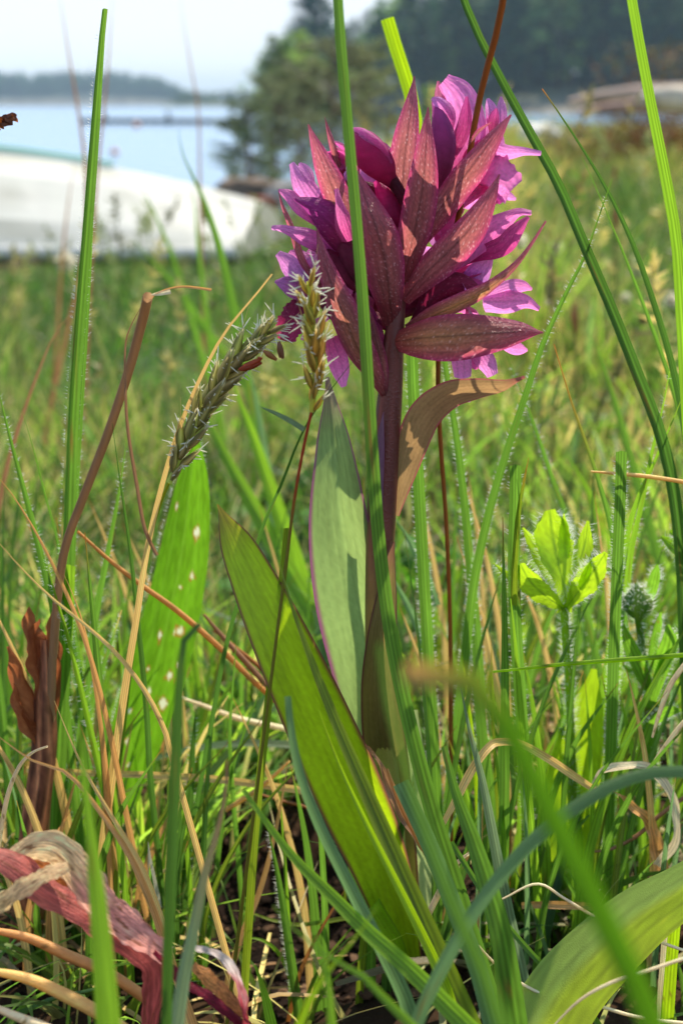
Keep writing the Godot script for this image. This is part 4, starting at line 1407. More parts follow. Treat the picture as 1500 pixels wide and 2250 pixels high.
	for q in 60:
		var u := r.randf()
		var c := V(lerpf(-40, 26, u), lerpf(275, 258, u), 0.27) + Vector3(0, r.randf_range(-1, 1), r.randf_range(-1, 1)) * 15 * k * (1.1 - u)
		var d := (Vector3(1.0, r.randf_range(-0.7, 0.7), r.randf_range(-0.7, 0.7))).normalized()
		sheet(sc, PackedVector3Array([c + d * 14 * k, c + d * 6 * k + Vector3(0, 1.5 * k, 0), c]), 5 * k, {"prof": [0.1, 0.9, 1, 0.6], "n": 4, "m": 2, "cup": -0.6, "roll": r.randf_range(-1, 1), "col": flat(mixc(Color(0.62, 0.36, 0.16), Color(0.28, 0.15, 0.09), r.randf()))})
	part("scales", sc, M.straw, sg, "stuff")


func white_flower(label: String, x: float, y: float, hz: float, rpx: float, seed_: int) -> void:
	var at := V(x, y, hz)
	var r := RandomNumberGenerator.new()
	r.seed = seed_
	var foot := Vector3(at.x + r.randf_range(-0.01, 0.01), land(at.x, at.z), at.z)
	var o := thing("white_flower", foot, label, "flower", "white flowers in the meadow")
	var st := MB.new()
	tube(st, PackedVector3Array([foot, foot.lerp(at, 0.6), at]), [0.0012, 0.001, 0.0009], flat(Color(0.45, 0.58, 0.25)), 8, 6)
	part("stem", st, M.leaf, o)
	var hd := MB.new()
	var k := rpx * hz / F
	for q in 44:
		var d := Vector3(r.randfn(0, 1), r.randfn(0.4, 1), r.randfn(0, 1)).normalized()
		sheet(hd, PackedVector3Array([at + d * k, at + d * k * 0.6, at]), k * 0.3, {"prof": [0.6, 1, 0.8, 0.3], "n": 4, "m": 2, "cup": -0.4, "roll": r.randf() * 3.0, "col": flat(Color(0.92, 0.90, 0.82))})
	part("flower_head", hd, M.petal, o)


func build_shore() -> void:
	# driftwood and a brown dead thicket at the right
	var n := 0
	for q in [["1250,225 1330,212 1420,205 1520,198", 9.0, 16, Color(0.66, 0.58, 0.52), "pale weathered driftwood log lying highest on the bank at right"], ["1270,246 1360,236 1450,232 1540,238", 8.6, 13, Color(0.60, 0.50, 0.46), "pinkish grey driftwood branch below the pale log"], ["1400,222 1450,214 1540,224", 8.2, 24, Color(0.74, 0.70, 0.62), "thick whitish driftwood trunk end at the right edge"]]:
		var p := pts(q[0], q[1], q[1])
		var o := thing("driftwood", p[0], q[4], "driftwood")
		var mb := MB.new()
		var k: float = q[1] / F
		tube(mb, p, [q[2] * k * 0.4, q[2] * k, q[2] * k * 1.1, q[2] * k], func(u: float, v: float) -> Color:
			var c: Color = q[3] * (1.0 + 0.4 * nz.get_noise_2d(u * 40.0, v * 60.0))
			c.a = 1.0
			return c, 20, 9, 0.1)
		part("log", mb, M.bark, o)
		n += 1
	var r := RandomNumberGenerator.new()
	r.seed = 8
	for q in 2:
		var c := V([1455, 1370][q], [235, 330][q], [9.6, 7.6][q])
		c.y = land(c.x, c.z)
		var o := thing("dead_bush", c, ["dark brown leafless thicket behind the driftwood at right", "low rusty brown bush of dry twigs below the driftwood"][q], "bush")
		var tw := MB.new()
		for e in [220, 150][q]:
			var a := r.randf() * TAU
			var out := Vector3(cos(a), r.randf_range(0.2, 1.6), sin(a)).normalized()
			var b := c + Vector3(r.randfn(0, 0.16), 0, r.randfn(0, 0.1))
			var l: float = r.randf_range(0.2, 0.62) * [1.25, 0.55][q]
			var bend := Vector3(r.randf_range(-1, 1), r.randf_range(-0.2, 0.5), r.randf_range(-1, 1)) * 0.12
			tube(tw, PackedVector3Array([b, b + out * l * 0.5 + bend, b + out * l + bend * 0.4]), [0.007, 0.005, 0.002], flat(mixc(Color(0.28, 0.18, 0.13), Color(0.56, 0.36, 0.22), r.randf())), 5, 4)
		part("twigs", tw, M.bark, o, "stuff")
		var lf := MB.new()
		for e in 900:
			var a := r.randf() * TAU
			var b: Vector3 = c + Vector3(cos(a) * r.randf() * 0.5, r.randf_range(0.02, 0.8) * [1.0, 0.35][q], sin(a) * r.randf() * 0.3)
			var d := Vector3(r.randf_range(-1, 1), r.randf_range(-1, 1), r.randf_range(-1, 1)).normalized() * 0.03
			var w := d.cross(Vector3(r.randf(), 1, r.randf())).normalized() * 0.012
			lf.tri(b - w, b + w, b + d, mixc(Color(0.50, 0.32, 0.18), Color(0.40, 0.42, 0.20), r.randf()))
		part("leaves", lf, M.needle, o, "stuff")
	white_flower("white blurred flower in the meadow right of the orchid's upper flowers", 1136, 532, 1.3, 22, 1)
	white_flower("small white flower near the pale one, further right at mid height", 1222, 545, 1.7, 15, 2)
	white_flower("white flower in the grass before the boat", 146, 575, 2.6, 24, 3)
	white_flower("pale flower at the right edge in the meadow", 1472, 660, 1.1, 18, 4)
	white_flower("small whitish flower between the two crossing green blades at right", 1375, 655, 1.2, 12, 5)
	for q in 4:
		var x: float = [1215, 1352, 1350, 1262][q]
		var y: float = [620, 480, 380, 700][q]
		var at := V(x, y, [0.8, 0.95, 1.4, 0.75][q])
		var o := thing("brown_seed_head", Vector3(at.x, land(at.x, at.z), at.z), ["brown seed head blurred right of the orchid's long thin bract", "tan seed head blurred left of the tall right blade", "rusty seed head high among the right hand blades", "dull brown seed head below the first blurred one"][q], "seed head", "brown seed heads in the meadow")
		var hd := MB.new()
		tube(hd, PackedVector3Array([at + Vector3(0, 0.008, 0), at, at - Vector3(0, 0.008, 0)]), [0.0004, 0.0016, 0.002, 0.0016, 0.0006], flat(Color(0.66, 0.48, 0.30)), 10, 8, 0.2)
		part("head", hd, M.straw, o)
		var st := MB.new()
		tube(st, PackedVector3Array([at - Vector3(0, 0.008, 0), Vector3(at.x + 0.004, (at.y + land(at.x, at.z)) * 0.5, at.z), Vector3(at.x, land(at.x, at.z), at.z)]), [0.0006, 0.0008, 0.001], flat(Color(0.5, 0.48, 0.26)), 8, 6)
		part("stem", st, M.straw, o)


# ------------------------------------------------------------------ single blades and stalks
func build_blades() -> void:
	var G := "slender_grass_shoot"
	var H := "hairy_grass_shoot"
	var S := "dry_grass_shoot"
	# upper left and left
	blade(H, "tall hairy green blade rising to the top at left, tip blunt", "229,18 222,80 208,250 190,480 172,700 158,900 150,1100 140,1350 125,1650 118,1800", [0.285, 0.31], 33, "mid", {"hair": 560, "hmm": 0.9, "hu1": 0.9, "prof": [0.3, 0.56, 0.62, 0.68, 0.8, 0.92, 1, 1, 1], "fold": 0.7, "roll": 0.5})
	blade(H, "shorter hairy blade close behind the tall left one", "208,402 202,520 192,680 176,900 160,1150 148,1400 140,1700", [0.295, 0.32], 22, "mid", {"hair": 200, "hmm": 0.8, "fold": 0.6})
	blade(S, "brown broken stalk with a snapped top left of the grass flower", "326,650 312,710 282,820 235,960 185,1090 140,1220 120,1400 110,1600", [0.27, 0.30], 26, "reed", {"round": true, "radii": [0.0010, 0.00095, 0.0010, 0.0012, 0.0012]})
	blade("loose_fibre", "thin curled fibre hanging from the snapped stalk's top", "330,648 350,645 375,640", 0.27, 9, "pale", {"loose": true})
	blade("loose_fibre", "long fine fibre reaching right from the snapped stalk", "330,662 350,642 400,630 465,637", 0.27, 5, "tan", {"loose": true})
	blade("loose_fibre", "thin grey fibre hanging down beside the snapped stalk", "322,655 290,712 276,760 276,860 282,950 300,1060 318,1160 345,1220", 0.272, 7, "brown", {"loose": true})
	blade(S, "dark blurred stalk arching at the left edge", "160,684 118,740 80,830 48,920 15,1030 -10,1150", [0.42, 0.44], 13, "brown", {})
	blade(H, "hairy blade leaning in from the left edge", "-12,820 0,870 30,990 62,1110 95,1240 120,1350 135,1480", [0.29, 0.31], 20, "mid", {"hair": 170, "hmm": 1.0})
	blade(G, "thin pointed blade between the left edge and the tall hairy blade", "50,905 75,990 100,1090 125,1180 138,1260", [0.30, 0.32], 10, "mid")
	blade(G, "narrow dark blade crossing the plantain leaf from top to bottom", "247,930 262,1040 285,1200 305,1380 322,1560 330,1700 345,1850", [0.275, 0.30], 13, "dark")
	blade(H, "hairy blade under the broken stalk leaning right", "279,965 262,1080 240,1200 215,1330 195,1470 180,1600", [0.31, 0.335], 18, "mid", {"hair": 120})
	blade(H, "hairy pale tipped blade left of the plantain leaf", "268,1340 252,1390 225,1470 195,1570 170,1680", [0.32, 0.34], 17, "mid", {"hair": 120, "tip": "straw", "tip_len": 0.12})
	blade(H, "hairy blade bending right across the lower left grass", "98,1210 120,1300 150,1400 175,1500 198,1600 225,1720", [0.29, 0.30], 15, "bright", {"hair": 120})
	blade(H, "long hairy blade behind the brown withered stem", "150,1240 146,1350 138,1500 128,1650 118,1800", [0.30, 0.32], 30, "bright", {"hair": 160, "prof": CUT})
	blade(S, "golden dry straw passing in front of the left grass flower", "598,602 560,650 500,722 455,800 410,900 375,1000 340,1130 318,1240 300,1360 280,1480 262,1600 245,1720", [0.255, 0.285], 17, "straw", {"prof": [0.15, 0.4, 0.6, 0.8, 1, 1, 1]})
	# straw in the lower left
	blade(S, "long straw falling from the left edge across the hairy blades", "-20,1030 30,1090 85,1180 140,1290 185,1400 220,1520 248,1640 272,1760", [0.25, 0.28], 13, "tan")
	blade(S, "golden straw arching over the lower left in a long curve", "-30,1160 40,1240 110,1310 190,1375 260,1440 320,1520 360,1600 378,1665", [0.235, 0.25], 17, "straw")
	blade(S, "thin speckled straw leaning right beneath the golden arc", "140,1260 170,1330 190,1400 205,1480 220,1580 232,1680 242,1790", [0.27, 0.285], 12, "tan")
	blade(S, "straight brown straw slanting from the plantain leaf to the orchid", "172,1168 240,1230 310,1285 380,1335 440,1385 500,1440 560,1500 612,1545", [0.30, 0.335], 11, "tan", {"loose": true, "round": true})
	blade(S, "dark brown twig running beside the slanting straw", "448,1350 490,1400 540,1455 590,1510 620,1535", 0.33, 11, "brown", {"loose": true, "round": true})
	blade(S, "short rust coloured straw by the slanting twig", "470,1385 520,1425 570,1465 592,1485", 0.335, 8, "rust", {"loose": true, "round": true})
	blade(S, "pale horizontal straw lying low across the lower left", "60,1690 180,1698 330,1703 470,1712 600,1728 745,1748", [0.315, 0.31], 13, "straw", {"loose": true, "prof": CUT})
	blade(S, "pale straw slanting behind the big orchid leaf", "395,1532 450,1552 520,1578 600,1596 680,1612", 0.36, 11, "pale", {"loose": true, "round": true})
	blade(S, "rusty straw tip under the horizontal straw", "560,1742 620,1760 690,1778 724,1790", 0.33, 6, "rust", {"loose": true, "round": true})
	blade(S, "thick straw sliding from the left edge towards the bottom", "-20,1605 70,1670 150,1700 225,1790 285,1880 330,1980 365,2080", [0.225, 0.215], 22, "tan")
	blade(S, "straw crossing the thick one near the lower left corner", "120,1540 180,1680 250,1800 310,1900 352,2010 365,2060", [0.24, 0.23], 15, "straw")
	blade(S, "dark stained straw standing behind the front left blade", "195,1440 215,1560 228,1680 236,1800 242,1920 246,2010", 0.285, 10, "tan")
	blade(S, "blurred straw stalk in the lower left corner, upper one", "-40,2040 60,2060 150,2100 240,2140 330,2200", 0.215, 26, "tan", {"loose": true, "round": true})
	blade(S, "blurred straw stalk in the lower left corner, lower one", "-40,2130 60,2150 150,2190 240,2240 320,2300", 0.205, 30, "straw", {"loose": true, "round": true})
	blade(S, "blurred pale straw at the very bottom left", "-40,2200 40,2235 110,2262 180,2300", 0.20, 22, "pale", {"loose": true, "round": true})
	blade(S, "thin grey bent straw at the left edge", "105,1640 70,1655 40,1690 15,1760 -10,1900", 0.26, 9, "pale", {"loose": true, "round": true})
	blade(S, "tan straw crossing diagonally below the horizontal straw", "636,1672 590,1715 540,1752 495,1780", 0.31, 9, "straw", {"loose": true, "round": true})
	blade(S, "tall tan straw standing in the bare hollow", "634,1665 622,1740 600,1850 570,1960 530,2060 500,2160 485,2260", [0.30, 0.28], 12, "tan")
	blade(S, "thin orange straw standing in the dark hollow", "775,1926 730,2000 690,2070 655,2150 630,2260", 0.285, 8, "rust")
	# centre
	blade("tall_grass_shoot", "long fresh green blade running from the top edge in front of the orchid flower", "738,-60 746,80 764,290 788,560 802,760 812,930 830,1180 858,1400 900,1600 950,1790 1000,1950 1050,2120", [0.245, 0.235], 40, "mid", {"prof": [0.44, 0.48, 0.52, 0.58, 0.64, 0.72, 0.82, 1, 1.2, 1.25], "fold": 0.3, "roll": 0.25})
	blade(S, "rust brown dry stem rising in front of the flower to the top edge", "1112,-60 1098,40 1072,140 1048,240 1026,370 1008,470 990,560 972,680 962,800 966,950 980,1150 988,1350 990,1550 990,1750", [0.262, 0.32], 14, "rust", {"round": true, "radii": [0.00062, 0.00058, 0.00052, 0.0005, 0.0006, 0.0007]})
	blade(G, "thin dark blade behind the upright grass flower, its tip at a pink petal", "780,788 735,845 690,905 655,970 620,1060 580,1150 545,1260 515,1350 490,1450 470,1560", [0.262, 0.30], 11, "dark")
	blade("short_grass_shoot", "short pale blade tip left of the second grass flower", "570,893 605,908 640,926 668,944", 0.272, 10, "grey", {"loose": true})
	blade("straight_grass_shoot", "thin olive stalk rising from the hollow towards the second grass flower", "632,1160 622,1260 606,1400 588,1560 570,1720 556,1880 545,2050", [0.262, 0.27], 16, "olive", {"prof": CUT})
	blade(G, "slim hairy blade in the hollow left of the orchid's foot", "588,1820 606,1900 620,1980 632,2060 645,2150", [0.29, 0.285], 18, "mid", {"hair": 110, "both": false, "hmm": 1.0})
	blade(G, "thin dark upright blade left of the hollow", "520,1400 512,1500 505,1620 512,1750 525,1900", [0.30, 0.315], 11, "mid")
	blade(G, "slender green blade leaning left near the hollow", "585,1480 555,1560 520,1660 495,1760 480,1880", 0.31, 10, "mid")
	blade(H, "round tipped hairy blade beside the hollow's upper left", "430,1565 424,1640 418,1740 412,1850", 0.315, 16, "dark", {"hair": 80, "prof": ROUNDTIP})
	blade("fallen_grass_shoot", "silvery blade bent flat across behind the big leaf", "330,1672 420,1650 520,1638 620,1640 720,1652 860,1662 985,1668", 0.36, 22, "grey", {"loose": true, "prof": [0.6, 0.9, 1, 1, 1, 0.8], "roll": 0.9})
	blade("fallen_grass_shoot", "thin curved yellow green blade lying across the dark hollow", "500,2000 545,2005 600,2024 660,2034 745,2022 800,2010", 0.30, 12, "olive", {"loose": true, "roll": 0.8})
	blade("fallen_grass_shoot", "bright little blade arching over in the hollow", "520,2068 555,2062 590,2075 620,2110 640,2160", 0.29, 15, "bright", {"roll": 0.7})
	# left foreground, out of focus
	blade("front_grass_shoot", "broad blurred green blade standing in front at lower left", "176,1600 186,1720 203,1860 216,1990 228,2120 240,2270", [0.155, 0.15], 88, "bright", {"prof": [0.05, 0.5, 0.75, 0.9, 1, 1], "fold": 0.2})
	blade("front_grass_shoot", "dark blurred blade with a bent tip in front of the plantain leaf's foot", "440,1370 415,1385 400,1430 392,1560 384,1720 376,1900 370,2080 366,2270", [0.178, 0.17], 40, "dark", {"prof": [0.3, 0.7, 0.6, 0.62, 0.7, 0.8, 0.9], "fold": 0.3})
	blade("front_grass_shoot", "grey green folded blade in front with a withered twisted tip", "498,1670 496,1730 478,1820 448,1920 425,2030 402,2140 380,2280", [0.185, 0.175], 66, "grey", {"tip": "brown", "tip_len": 0.22, "fold": 0.5, "roll": 0.4, "prof": [0.08, 0.4, 0.62, 0.85, 1, 1]})
	blade("front_grass_shoot", "blue green rounded blade in front of the hollow, running to the bottom", "632,1530 640,1610 662,1710 705,1820 760,1930 815,2040 880,2170 920,2280", [0.205, 0.195], 40, "blue", {"prof": [0.35, 0.6, 0.75, 0.9, 1, 1, 1], "cup": -0.4, "fold": 0.1})
	blade("front_grass_shoot", "bright green blade slanting to the right across the hollow", "535,1736 580,1800 650,1890 730,1970 810,2050 900,2130 1020,2250", [0.21, 0.19], 48, "bright", {"prof": [0.2, 0.7, 0.9, 1, 1, 1], "fold": 0.25})
	blade("front_grass_shoot", "olive blade lying along the big orchid leaf in front of it", "615,1240 640,1330 690,1470 750,1620 815,1770 880,1920 950,2080 1030,2260", [0.235, 0.205], 54, "olive", {"prof": [0.05, 0.4, 0.7, 0.95, 1, 1, 0.9], "fold": 0.4, "roll": 0.3})
	blade("front_grass_shoot", "narrow yellow green blade beside the olive one, edged with brown", "700,1560 745,1680 800,1800 860,1920 920,2040 980,2170 1010,2280", [0.215, 0.20], 30, "lime", {"fold": 0.4})
	blade("front_grass_shoot", "blurred blade tip standing before the orchid's stem", "836,1415 848,1510 878,1640 925,1800 990,1980 1065,2150 1110,2280", [0.105, 0.10], 46, "mid", {"prof": [0.3, 0.7, 0.9, 0.9, 0.7, 0.6, 0.6], "fold": 0.2})
	blade("front_grass_shoot", "blurred bright shoot crossing at the bottom left of the orchid's foot", "600,1990 650,2045 720,2100 800,2150 880,2230", [0.16, 0.155], 50, "bright", {"fold": 0.2})
	blade("front_grass_shoot", "blurred upright bright shoot at the bottom centre", "680,2000 700,2080 720,2150 730,2270", [0.16, 0.155], 56, "bright", {"fold": 0.2})
	blade("front_grass_shoot", "blurred bright shoot leaning left at the bottom centre", "830,1990 790,2050 740,2110 690,2180 650,2270", [0.16, 0.155], 46, "lime", {"fold": 0.2})
	blade("front_grass_shoot", "short rounded bright shoot at the bottom near the dark red stalk", "560,2120 580,2180 605,2290", [0.22, 0.22], 30, "bright", {"prof": ROUNDTIP})
	# right foreground
	blade("front_grass_shoot", "wide blurred arching blade with a yellow brown bent tip, in front at right", "890,1478 940,1468 1000,1480 1060,1520 1110,1590 1160,1690 1215,1800 1275,1920 1340,2050 1400,2170 1450,2290", [0.083, 0.09], 72, "deep", {"tip": "tan", "tip_len": 0.035, "prof": [0.7, 0.85, 0.9, 0.9, 1, 1, 1], "fold": 0.3})
	blade("front_grass_shoot", "smooth pale green blade curving from the right edge down to the bottom", "1540,1698 1450,1696 1370,1714 1290,1756 1200,1820 1120,1900 1050,1990 990,2090 930,2210 900,2290", [0.185, 0.17], 30, "blue", {"prof": [0.9, 1, 1, 1, 1, 0.9, 0.8], "cup": -0.4, "fold": 0.1})
	blade("front_grass_shoot", "broad soft green blade rising right of the long blade's foot", "975,1640 1000,1740 1040,1850 1075,1960 1105,2080 1135,2290", [0.225, 0.215], 62, "mid", {"prof": [0.2, 0.6, 0.85, 1, 1, 1], "fold": 0.3})
	blade("front_grass_shoot", "grey green blade beside the broad soft one", "1010,1500 1030,1600 1060,1720 1085,1850 1110,1980 1140,2120", [0.27, 0.26], 26, "grey", {"fold": 0.4})
	blade("front_grass_shoot", "blue green wide blade at the bottom right of the orchid's foot", "880,1720 940,1850 1000,2000 1050,2130 1090,2280", [0.225, 0.205], 44, "blue", {"prof": CUT, "fold": 0.2})
	blade("front_grass_shoot", "thin straight green stalk slanting down to the bottom right", "990,1850 1080,1990 1180,2110 1290,2220 1340,2290", [0.24, 0.22], 12, "mid", {"prof": CUT})
	# right of the flower
	blade("tall_grass_shoot", "long dark green blade slanting from the top edge down the right side", "998,-50 1040,60 1100,180 1165,300 1225,410 1280,540 1340,680 1395,820 1445,950 1475,1080 1492,1230 1500,1420", [0.285, 0.31], 26, "dark", {"prof": [0.5, 0.7, 0.85, 1, 1, 1, 0.9], "fold": 0.6, "roll": 0.4})
	blade("tall_grass_shoot", "fresh green blade at the upper right edge", "1380,-60 1400,60 1432,230 1462,380 1488,530 1500,700 1512,900", [0.262, 0.28], 30, "bright", {"prof": [0.6, 0.75, 0.9, 1, 1, 1], "fold": 0.5, "roll": -0.4})
	blade(G, "dark blade with a reddish tip arching between the two tall right blades", "1190,195 1235,260 1290,345 1345,440 1395,550 1440,680 1475,800 1500,920 1520,1080", [0.29, 0.31], 20, "dark", {"tip": "rust", "tip_len": 0.03, "prof": [0.1, 0.5, 0.75, 0.95, 1, 1]})
	blade(G, "thin blade under the red tipped one", "1278,345 1320,440 1370,560 1420,690 1460,800 1490,900", [0.31, 0.325], 15, "mid")
	blade(H, "hairy blade leaning right and crossing the long dark one", "1344,392 1320,460 1285,560 1235,660 1190,760 1150,880 1110,1000 1075,1120 1050,1230 1035,1320 1020,1450", [0.292, 0.32], 21, "mid", {"hair": 330, "hmm": 0.9, "fold": 0.6})
	blade("blunt_grass_shoot", "cut off green blade standing behind the flower's top", "850,40 866,95 884,150 902,210 914,290 908,400 892,540 872,700 858,900 846,1100", [0.36, 0.37], 28, "lime", {"prof": CUT})
	blade(H, "hairy upright blade just right of the orchid stem", "905,770 908,860 916,1000 924,1150 934,1330 944,1500 955,1700 962,1830", [0.305, 0.325], 23, "mid", {"hair": 330, "hmm": 1.0, "prof": CUT, "fold": 0.5})
	blade(H, "second hairy upright blade, right of the rust stem", "972,760 985,850 1002,960 1018,1090 1030,1220 1046,1400 1056,1580 1066,1800", [0.31, 0.33], 22, "mid", {"hair": 330, "hmm": 1.0, "prof": [0.4, 0.6, 0.8, 0.95, 1, 1], "fold": 0.5})
	blade("blunt_grass_shoot", "upright blade with a cut square top left of the lobed leaf", "1132,1020 1131,1120 1128,1230 1132,1370 1140,1500 1150,1650 1162,1820", [0.285, 0.31], 24, "mid", {"prof": CUT, "hair": 130, "fold": 0.6})
	blade(G, "thin brown tipped blade against the square cut one", "1161,1005 1148,1070 1137,1140 1130,1240 1128,1330", [0.284, 0.29], 12, "olive", {"tip": "rust", "tip_len": 0.25, "loose": true})
	blade(G, "short narrow blade in front of the square cut one", "1121,1315 1128,1380 1136,1470 1146,1600 1160,1750", [0.278, 0.29], 17, "bright", {"prof": [0.1, 0.7, 0.95, 1, 1]})
	blade("blunt_grass_shoot", "hairy blunt blade standing right of the lobed leaf", "1364,990 1362,1080 1356,1220 1350,1370 1345,1520 1340,1680 1335,1840", [0.285, 0.31], 22, "mid", {"prof": CUT, "hair": 420, "hmm": 0.9, "fold": 0.5})
	blade(H, "blurred hairy blade slanting behind the lobed leaf", "1112,780 1160,900 1190,985 1215,1060 1240,1130 1262,1230", [0.36, 0.37], 17, "mid", {"hair": 140, "hmm": 1.2})
	blade(G, "green blade with a burnt red tip reaching down to the lobed leaf", "1216,756 1232,810 1255,885 1285,970 1315,1060 1342,1160 1356,1260", [0.30, 0.32], 18, "mid", {"tip": "rust", "tip_len": 0.24, "prof": [0.08, 0.5, 0.8, 1, 1]})
	blade(G, "bright blade crossing another near the right edge", "1494,882 1470,940 1430,1030 1395,1110 1375,1190 1360,1290", [0.30, 0.32], 19, "bright", {"fold": 0.6})
	blade(H, "hairy blade standing upright near the right edge", "1472,800 1458,880 1432,990 1410,1100 1385,1210 1375,1300", [0.305, 0.325], 17, "bright", {"hair": 150})
	blade(G, "thin blade tip above the crossing blades at the right edge", "1391,780 1405,830 1425,900 1445,960", 0.31, 10, "mid")
	blade("fallen_grass_shoot", "yellow green stem lying level from the right edge across the hairy stalks", "1540,1436 1440,1444 1330,1452 1230,1460 1140,1470 1082,1476", 0.268, 10, "lime", {"round": true, "radii": [0.0005, 0.0005, 0.0004, 0.00025], "loose": true})
	blade(S, "thin pale straw lying level near the right edge", "1297,1036 1360,1041 1430,1048 1520,1062", 0.29, 8, "straw", {"loose": true, "round": true})
	blade(S, "golden bent straw forming a peak right of the orchid's foot", "970,1815 1005,1750 1040,1685 1075,1640 1100,1630 1140,1634 1200,1665 1260,1705 1305,1735", [0.262, 0.285], 15, "straw", {"loose": true, "prof": [0.6, 1, 1, 0.9, 1, 1, 0.8]})
	blade(S, "thin pale straw bent to a low peak in the lower right", "1050,2002 1110,1972 1180,1942 1240,1975 1320,2022 1420,2060 1520,2095", 0.235, 7, "pale", {"loose": true, "round": true})
	blade(S, "white straw reaching up from the bottom right", "1210,2260 1270,2200 1340,2160 1430,2130 1520,2100", 0.20, 8, "pale", {"loose": true, "round": true})
	blade(S, "long pale straw lying along the bottom right", "1020,2040 1090,2120 1180,2180 1280,2200 1400,2235 1520,2250", 0.225, 8, "pale", {"loose": true, "round": true})
	blade(S, "short flat piece of pinkish straw below the broad upright leaf", "1145,1990 1200,1988 1260,1990 1310,1992", 0.29, 14, "tan", {"loose": true, "prof": CUT})
	blade(S, "curled papery strip arching over at right", "1300,1722 1325,1695 1370,1684 1420,1690 1460,1725 1482,1790 1478,1850 1440,1900", 0.29, 20, "pale", {"loose": true, "prof": [0.3, 0.8, 1, 1, 0.8, 0.9, 1], "roll": 0.6, "wave": 0.3})
	blade(S, "brown papery strip hanging below the curled one", "1345,1735 1390,1775 1425,1810 1440,1870 1450,1920", 0.295, 28, "tan", {"loose": true, "roll": 0.4, "wave": 0.3})
	blade(S, "dark thin twig lying under the papery strips", "1285,1872 1340,1866 1400,1835 1450,1790 1520,1740", 0.30, 8, "brown", {"loose": true, "round": true})
	blade(S, "white thin straw leaning up at the right edge, lower one", "1425,1690 1460,1640 1490,1600 1530,1555", 0.285, 9, "pale", {"loose": true, "round": true})
	blade(S, "white thin straw leaning up at the right edge, upper one", "1432,1620 1450,1560 1475,1500 1520,1440", 0.285, 10, "pale", {"loose": true, "round": true})
	blade(S, "rusty upright straw behind the golden peak", "1108,1600 1112,1700 1118,1800 1116,1880", 0.32, 9, "rust")
	blade(S, "brown curled dead blade at the base of the long blade", "805,1640 830,1670 850,1720 880,1790 930,1860 985,1900", 0.25, 20, "brown", {"loose": true, "wave": 0.4, "roll": 0.4, "prof": [0.2, 0.6, 1, 0.7, 1, 0.8]})
	blade(S, "tan straw running beside the brown curled blade", "850,1690 890,1790 950,1900 1010,2020 1040,2110", 0.245, 12, "tan", {"loose": true, "round": true})
	blade(S, "white straw tip leaning left below the golden peak", "1030,1875 1000,1900 970,1950 940,2010", 0.25, 12, "pale", {"loose": true, "round": true})
	blade(G, "lime upright blade between the hairy blades and the golden peak", "1010,1405 1022,1500 1035,1600 1045,1700 1052,1850", 0.315, 11, "lime")
	blade(G, "second thin upright blade left of the square cut one", "1078,1390 1080,1480 1084,1600 1090,1750", 0.32, 9, "olive", {"tip": "rust", "tip_len": 0.12})
	blade(G, "dark green stem crossing diagonally behind the orchid stem to the right", "862,1130 900,1190 935,1260 960,1330", 0.36, 14, "blue", {"loose": true})
	blade(G, "blue green stalk slanting right behind the upright hairy blades", "860,1265 900,1340 935,1420", 0.37, 15, "blue", {"loose": true})
	blade(G, "yellow upright blade at the lower right edge", "1482,2020 1475,2100 1468,2190 1460,2290", 0.26, 24, "lime", {"prof": CUT})
	blade(S, "white flat straw standing beside the yellow blade", "1462,2030 1458,2110 1452,2190 1450,2280", 0.262, 16, "pale", {"prof": CUT})
	# thin stalks out of focus at left
	blade("distant_dry_shoot", "reddish brown thin stalk blurred before the island, leaning left", "128,-40 150,110 175,260 190,400 185,560 150,720", [0.9, 1.0], 9, "brown")
	blade("distant_dry_shoot", "second blurred brown stalk just right of the tall hairy blade", "250,-40 238,140 222,300 206,480 196,640 190,780", [0.95, 1.0], 8, "brown")
	blade("distant_dry_shoot", "pale blurred stalk against the sky near the pines", "392,-40 405,60 420,150 436,250 440,420", [1.1, 1.15], 6, "brown")
	blade("distant_dry_shoot", "faint stalk standing in front of the boat", "165,350 150,450 138,560 130,680", [1.1, 1.15], 7, "brown")
	blade("distant_grass_shoot", "blurred green blade bending over the boat's right part", "392,285 402,340 430,400 455,460 478,530 500,620 520,720", [0.62, 0.64], 20, "mid", {"prof": [0.05, 0.6, 1, 0.8, 0.7, 0.8]})
	blade("distant_grass_shoot", "thin blurred blade left of the bending one, before the boat", "305,400 345,480 385,580 420,700", [0.9, 0.95], 14, "mid")
	blade("distant_grass_shoot", "second blurred blade before the boat's end", "420,400 430,480 440,580 455,700", [0.85, 0.9], 14, "mid")
	blade("distant_grass_shoot", "broad blurred blade leaning left under the boat's end", "290,525 350,590 400,650 450,720", [0.95, 1.0], 22, "mid")
	blade("distant_grass_shoot", "bright blurred blade right of the left grass flower", "505,820 530,890 560,970 590,1060", [0.50, 0.5], 40, "bright", {})
	blade("distant_grass_shoot", "dark blurred blade between the two grass flowers", "545,790 562,880 580,980 595,1090 610,1200", [0.55, 0.55], 24, "blue", {})
	blade("distant_grass_shoot", "pale green blurred blade right of the grass flower stalk", "440,880 470,950 510,1030 560,1120", [0.52, 0.5], 44, "bright", {})
	blade("distant_grass_shoot", "blurred upright blade far right behind the crossing blades", "1300,740 1330,820 1360,920 1385,1010", [0.5, 0.5], 22, "mid", {})
	blade("distant_grass_shoot", "blurred upright blade between flower and right blades", "1245,1000 1290,1080 1320,1160", [0.5, 0.5], 26, "bright", {})
	# nameless thin blades filling the near turf
	var r := RandomNumberGenerator.new()
	r.seed = 21
	var protos := []
